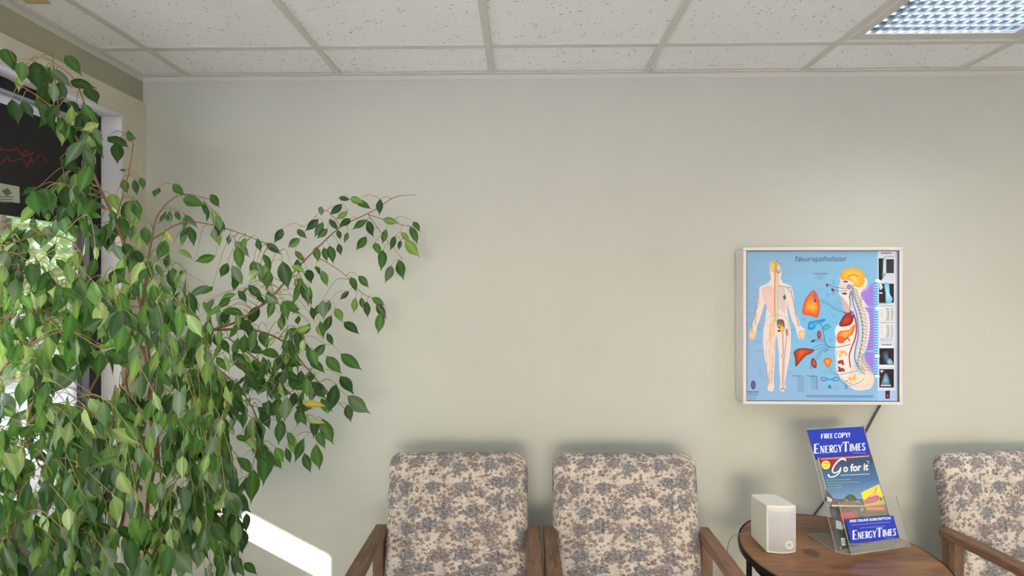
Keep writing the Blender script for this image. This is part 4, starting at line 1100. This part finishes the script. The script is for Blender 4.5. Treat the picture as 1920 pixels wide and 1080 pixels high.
# leaves placed one by one on the isolated sprays: base -> tip
E4="655,80,715,88 710,82,780,100 740,95,812,135 857,85,848,165 672,110,610,165 700,145,642,190 712,180,657,222 558,182,493,243 580,195,542,275 602,228,550,280 612,182,650,240 795,185,715,232 795,190,828,270 867,185,950,195 1015,195,1048,240 1000,218,1045,300 955,245,1000,290 975,285,1050,365 885,230,868,305 928,265,900,330 955,285,940,332 830,295,850,355 868,330,863,435 945,378,970,475 910,405,887,495 790,265,735,330 700,245,680,300 650,235,668,282 655,300,668,358 612,310,632,395 585,318,598,390 545,315,555,390 570,120,568,165 750,455,806,512 712,460,745,535 705,530,662,575 738,558,725,640 765,560,768,615 790,578,790,660 815,560,882,600 840,585,880,670 860,630,846,738 640,612,680,678 680,678,760,732 600,730,628,795 665,830,762,920 597,842,665,935 662,938,725,1030 645,978,612,1060 620,645,578,735 518,685,483,750 545,410,562,455 575,430,598,510 505,425,525,495 455,375,470,450 485,500,485,565 520,512,500,605 385,385,410,525 445,335,495,395 470,275,405,325 455,232,500,280 385,228,348,300 305,297,375,358 265,275,275,345 245,380,250,475 330,390,277,460 325,435,298,510 130,258,125,310 165,315,185,430 120,392,90,470 570,590,533,660 610,575,585,655 385,580,475,640 460,650,460,695 270,600,210,700 410,715,495,750 445,770,525,815 590,785,520,860 385,850,490,880 200,780,300,840 475,910,465,1010 515,965,605,1045 40,62,85,130"
E5="848,15,915,115 885,120,1005,222 885,165,898,265 825,60,780,220 745,130,790,215 680,50,785,125 750,240,815,380 715,240,700,345 720,310,760,410 720,375,730,525 655,425,680,535 655,345,600,480 605,100,590,190 640,175,620,280 585,320,597,440 535,245,517,385 440,395,450,600 500,455,530,515 385,510,380,700 325,450,365,540 245,635,370,745 130,690,220,750 255,485,225,640 180,490,205,560 95,615,10,730 100,710,60,890 135,800,160,910 200,920,240,1050 310,820,320,970 345,745,355,850 335,1010,400,1075 130,270,120,400 405,290,440,380 430,160,520,215 430,200,470,300"
# upper left sprays, zoom of (0,60)-(400,460), 2.7x
E1="20,85,60,190 75,150,100,225 175,150,200,300 330,118,420,215 265,185,360,290 355,250,480,290 440,280,495,370 545,530,660,590 640,520,690,540 590,560,600,670 305,640,410,705 230,790,265,930 330,780,345,910 170,800,205,940 620,745,650,820 680,745,700,830 715,735,725,800 690,850,700,960 380,450,510,545 350,350,390,420 110,350,170,440 190,340,230,430 60,340,95,470 470,570,450,640 800,790,790,840 875,770,935,830 925,850,1045,865 640,700,600,700 250,300,215,300 470,400,490,480 560,820,600,900"
ex=[]
def parse(s,ox,oy,k):
    for q in s.split():
        a=[float(v) for v in q.split(',')]; ex.append((ox+a[0]/k,oy+a[1]/k,ox+a[2]/k,oy+a[3]/k))
parse(E4,380,340,2.5705); parse(E5,340,700,2.8425); parse(E1,0,60,2.7)
BPX=[(pix(p),p) for p,_ in samples]
tips=[]
for (x0,y0,x1,y1) in sorted(ex,key=lambda e:min(math.hypot(e[0]-q[0][0],e[1]-q[0][1]) for q in BPX)):
    cand=BPX+tips
    d2,(bp,bw)=min(((math.hypot(x0-q[0][0],y0-q[0][1])+(35 if q[0][1]>y0 else 0),q) for q in cand),key=lambda t_:t_[0])
    z=bp[2]+rg.uniform(-.03,.02)
    z=min(z,1.95); lim=abs((LX+.04)/((x0-960)/960*CA-SA)); z=min(z,lim)
    b=at(x0,y0,z); tpt=at(x1,y1,z+rg.uniform(-.035,.02)); 
    if tpt.y>-.03: tpt.y=-.03
    d=tpt-b; L=d.length
    toc=(ORG-b).normalized(); nrm=toc+Vector((rg.uniform(-.5,.5),rg.uniform(-.3,.3),rg.uniform(-.2,.5)))
    thin=.218
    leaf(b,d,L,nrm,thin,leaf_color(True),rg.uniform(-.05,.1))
    mid=(b+bw)/2+Vector((0,0,(b-bw).length*.22))
    P=crs([bw,mid,b],6); tw.tube(P,[.0011-.0005*i/(len(P)-1) for i in range(len(P))],5,cap=False)
    tips.append(((x0,y0,z),b))
# single leaves on fine twigs all over the open sprays
BR3=[(pix(p),p) for p,_ in samples]
for poly,n,zz,Ls in (([(285,420),(420,415),(530,470),(610,560),(600,640),(300,640)],75,(1.58,1.8),(.046,.072)),
                  ([(270,600),(600,630),(630,740),(520,860),(300,780)],85,(1.5,1.8),(.048,.08)),
                  ([(60,340),(260,350),(280,480),(60,430)],26,(1.4,1.56),(.045,.07)),
                  ([(20,110),(110,130),(190,230),(210,340),(150,290),(60,190)],16,(1.3,1.5),(.045,.065)),
                  ([(-30,430),(270,470),(270,800),(-30,900)],90,(1.15,1.5),(.05,.085)),
                  ([(-30,800),(440,780),(450,1080),(-30,1090)],70,(1.1,1.4),(.05,.08))):
    c=0
    while c<n:
        x=rg.uniform(min(p[0] for p in poly),max(p[0] for p in poly)); y=rg.uniform(min(p[1] for p in poly),max(p[1] for p in poly))
        if not inside((x,y),poly): continue
        c+=1
        z=min(rg.uniform(*zz),abs((LX+.06)/((x-960)/960*CA-SA))); b=at(x,y,z)
        q_,bw=min(BR3,key=lambda t_:(t_[1]-b).length+max(0,b.z-t_[1].z)*1.5)
        if (bw-b).length>.35: continue
        an=rg.gauss(0,.75); d=Vector((math.sin(an),rg.uniform(-.4,.4),-math.cos(an)*.9-.15))
        L=rg.uniform(*Ls)
        if (b+d.normalized()*L).x<LX+.02 or (b+d.normalized()*L).y>-.03: continue
        nrm=(ORG-b).normalized()+Vector((rg.uniform(-.8,.8),rg.uniform(-.5,.5),rg.uniform(-.2,.9)))
        leaf(b,d,L,nrm,rg.uniform(.19,.23))
        mid=(b+bw)/2+Vector((0,0,(b-bw).length*.22)); P=crs([bw,mid,b],6)
        tw.tube(P,[.0012-.0006*i/(len(P)-1) for i in range(len(P))],5,cap=False)
PP('branches',bmx,M['branch'],smooth=True)
PP('twigs',tw,M['twig'],smooth=True)
PP('foliage',lf,M['leaf'],smooth=True,color=True)
print('leaf faces',len(lf.f)//32)

# ------------------------------------------------------------------ outside
struct('floor_outside',MB().box(-60,LX-.2,-45,40,-.12,-.02).box(LX-.2,60,-45,FY-.12,-.12,-.02),M['pavement'])
sun_blk=empty('sun_block',(LX-1.4,-2.5,2.1)); tag(sun_blk,'overhang added outside the window to block the higher sun','sun_block')  # overhang added so its edge cuts the top of the sun strip
CO=Vector(sun_blk.location); XF=LX-2.6; YF=FY-2.75
def PC(nm,mb,m,**k):
    mb.v=[tuple(Vector(p)-CO) for p in mb.v]; return mb.build(nm,m,sun_blk,**k)
PC('sun_block_roof',MB().box(XF,LX-.145,YF,1.2,2.37,2.48).box(LX-.145,RX+1.5,YF,FY-.125,2.37,2.48),M['sun_block'])
PC('sun_block_fascia',MB().box(XF-.05,XF,YF,1.2,2.138,2.50),M['sun_block']); PC('sun_block_fascia',MB().box(XF,RX+1.5,YF-.05,YF,2.138,2.50),M['sun_block'])
for x,y in ((XF+.05,1.1),(XF+.05,-3.6),(XF+.05,YF+.05),(1.2,YF+.05),(RX+1.4,YF+.05)): PC('post',MB().tube([(x,y,-.02),(x,y,2.37)],.04,12),M['white'],smooth=True)
# white box added outside to block sun beside and below the lit strip
pl=empty('sun_block_box',(LX-.36,-1.1,-.02)); tag(pl,'white box added outside below the window to block low sun','sun_blocker')
PLO=Vector(pl.location)
q=MB().box(LX-.50,LX-.20,-2.2,-.622,-.02,1.10); q.v=[tuple(Vector(p)-PLO) for p in q.v]; q.build('tall_box',M['white'],pl,bevel=.006)
q=MB().box(LX-.50,LX-.20,-.617,.35,-.02,.715); q.v=[tuple(Vector(p)-PLO) for p in q.v]; q.build('low_box',M['white'],pl,bevel=.006)
def tree(x,y,h,cr,label,seed,pal):
    rgt=random.Random(seed); t=empty('tree',(x,y,-.02)); tag(t,label,'tree','trees beyond the pavement')
    MB().tube([(0,0,0),(.05,0,h*.3),(0,.05,h*.7)],[.16,.12,.05],10).build('trunk',M['bark'],t,smooth=True)
    f=MB()
    for i in range(2600):
        th=rgt.uniform(0,2*PI); ph=math.acos(rgt.uniform(-1,1)); r=cr*rgt.uniform(.45,1)**.6
        r*=1+.25*math.sin(3*th+seed)*math.sin(2*ph)
        c=Vector((r*math.sin(ph)*math.cos(th),r*math.sin(ph)*math.sin(th),h*.46+r*1.05*math.cos(ph)))
        a=Vector((rgt.uniform(-1,1),rgt.uniform(-1,1),rgt.uniform(-1,1))).normalized(); b=a.orthogonal().normalized(); s_=rgt.uniform(.06,.12)
        cc=tuple(q*rgt.uniform(.7,1.3) for q in lin(pal)); f.add([c-a*s_,c+b*s_*.5,c+a*s_,c-b*s_*.5],[(0,1,2,3)],col=cc)
    f.build('foliage',M['tree_leaf'],t,color=True)
tree(-8.4,6.1,4.4,2.0,'broad sunlit green tree outside the window, below the black sign at the left edge',1,(120,150,84))
tree(-11.2,10.6,5.2,2.3,'paler green tree outside the window, further off and close to the dark window frame',2,(150,172,112))

# ------------------------------------------------------------------ light
w_=bpy.data.worlds.new('world'); sc.world=w_; w_.use_nodes=True; nt=w_.node_tree
bg=nt.nodes['Background']; sky=nt.nodes.new('ShaderNodeTexSky'); sky.sky_type='NISHITA'; sky.sun_disc=False
sky.sun_elevation=math.radians(35); sky.sun_rotation=math.radians(200); sky.air_density=1.2; sky.dust_density=2
mixw=nt.nodes.new('ShaderNodeMix'); mixw.data_type='RGBA'; mixw.inputs['Factor'].default_value=.6; mixw.inputs['B'].default_value=(.96,.98,1.03,1)
nt.links.new(sky.outputs[0],mixw.inputs['A']); nt.links.new(mixw.outputs['Result'],bg.inputs['Color']); bg.inputs['Strength'].default_value=3.0
sd=Vector((1,.5,-.52)).normalized()
sun=bpy.data.lights.new('sun','SUN'); sun.energy=22; sun.angle=.006; sun.color=(1,.97,.92)
so=bpy.data.objects.new('sun',sun); COL.objects.link(so); so.rotation_euler=sd.to_track_quat('-Z','Y').to_euler(); so.location=(-8,-4,5)
def area(name,loc,sx,sy,e,col=(1,1,1),rot=(0,0,0),spread=PI):
    l=bpy.data.lights.new(name,'AREA'); l.shape='RECTANGLE'; l.size=sx; l.size_y=sy; l.energy=e; l.color=col; l.spread=spread
    o=bpy.data.objects.new(name,l); COL.objects.link(o); o.location=loc; o.rotation_euler=rot; return o
# fill lights added out of view at ceiling height, without fixtures
area('fill_light',(-.73,-1.9,CEIL-.01),.58,1.15,7,(1,.98,.93))
area('fill_light',(2.3,-1.9,CEIL-.01),.58,1.15,10,(.97,.99,1))
# tubes of the visible fixture
area('troffer_lamp',((LXR[0]+LXR[1])/2,(LXR[2]+LXR[3])/2,CEIL+.09),.5,1.1,34,(.95,.98,1))

sc.view_settings.view_transform='Standard'; sc.view_settings.look='None'; sc.view_settings.gamma=1; sc.view_settings.exposure=0.12
sc.view_settings.use_curve_mapping=False
sc.cycles.max_bounces=10; sc.cycles.transparent_max_bounces=16; sc.cycles.sample_clamp_indirect=6
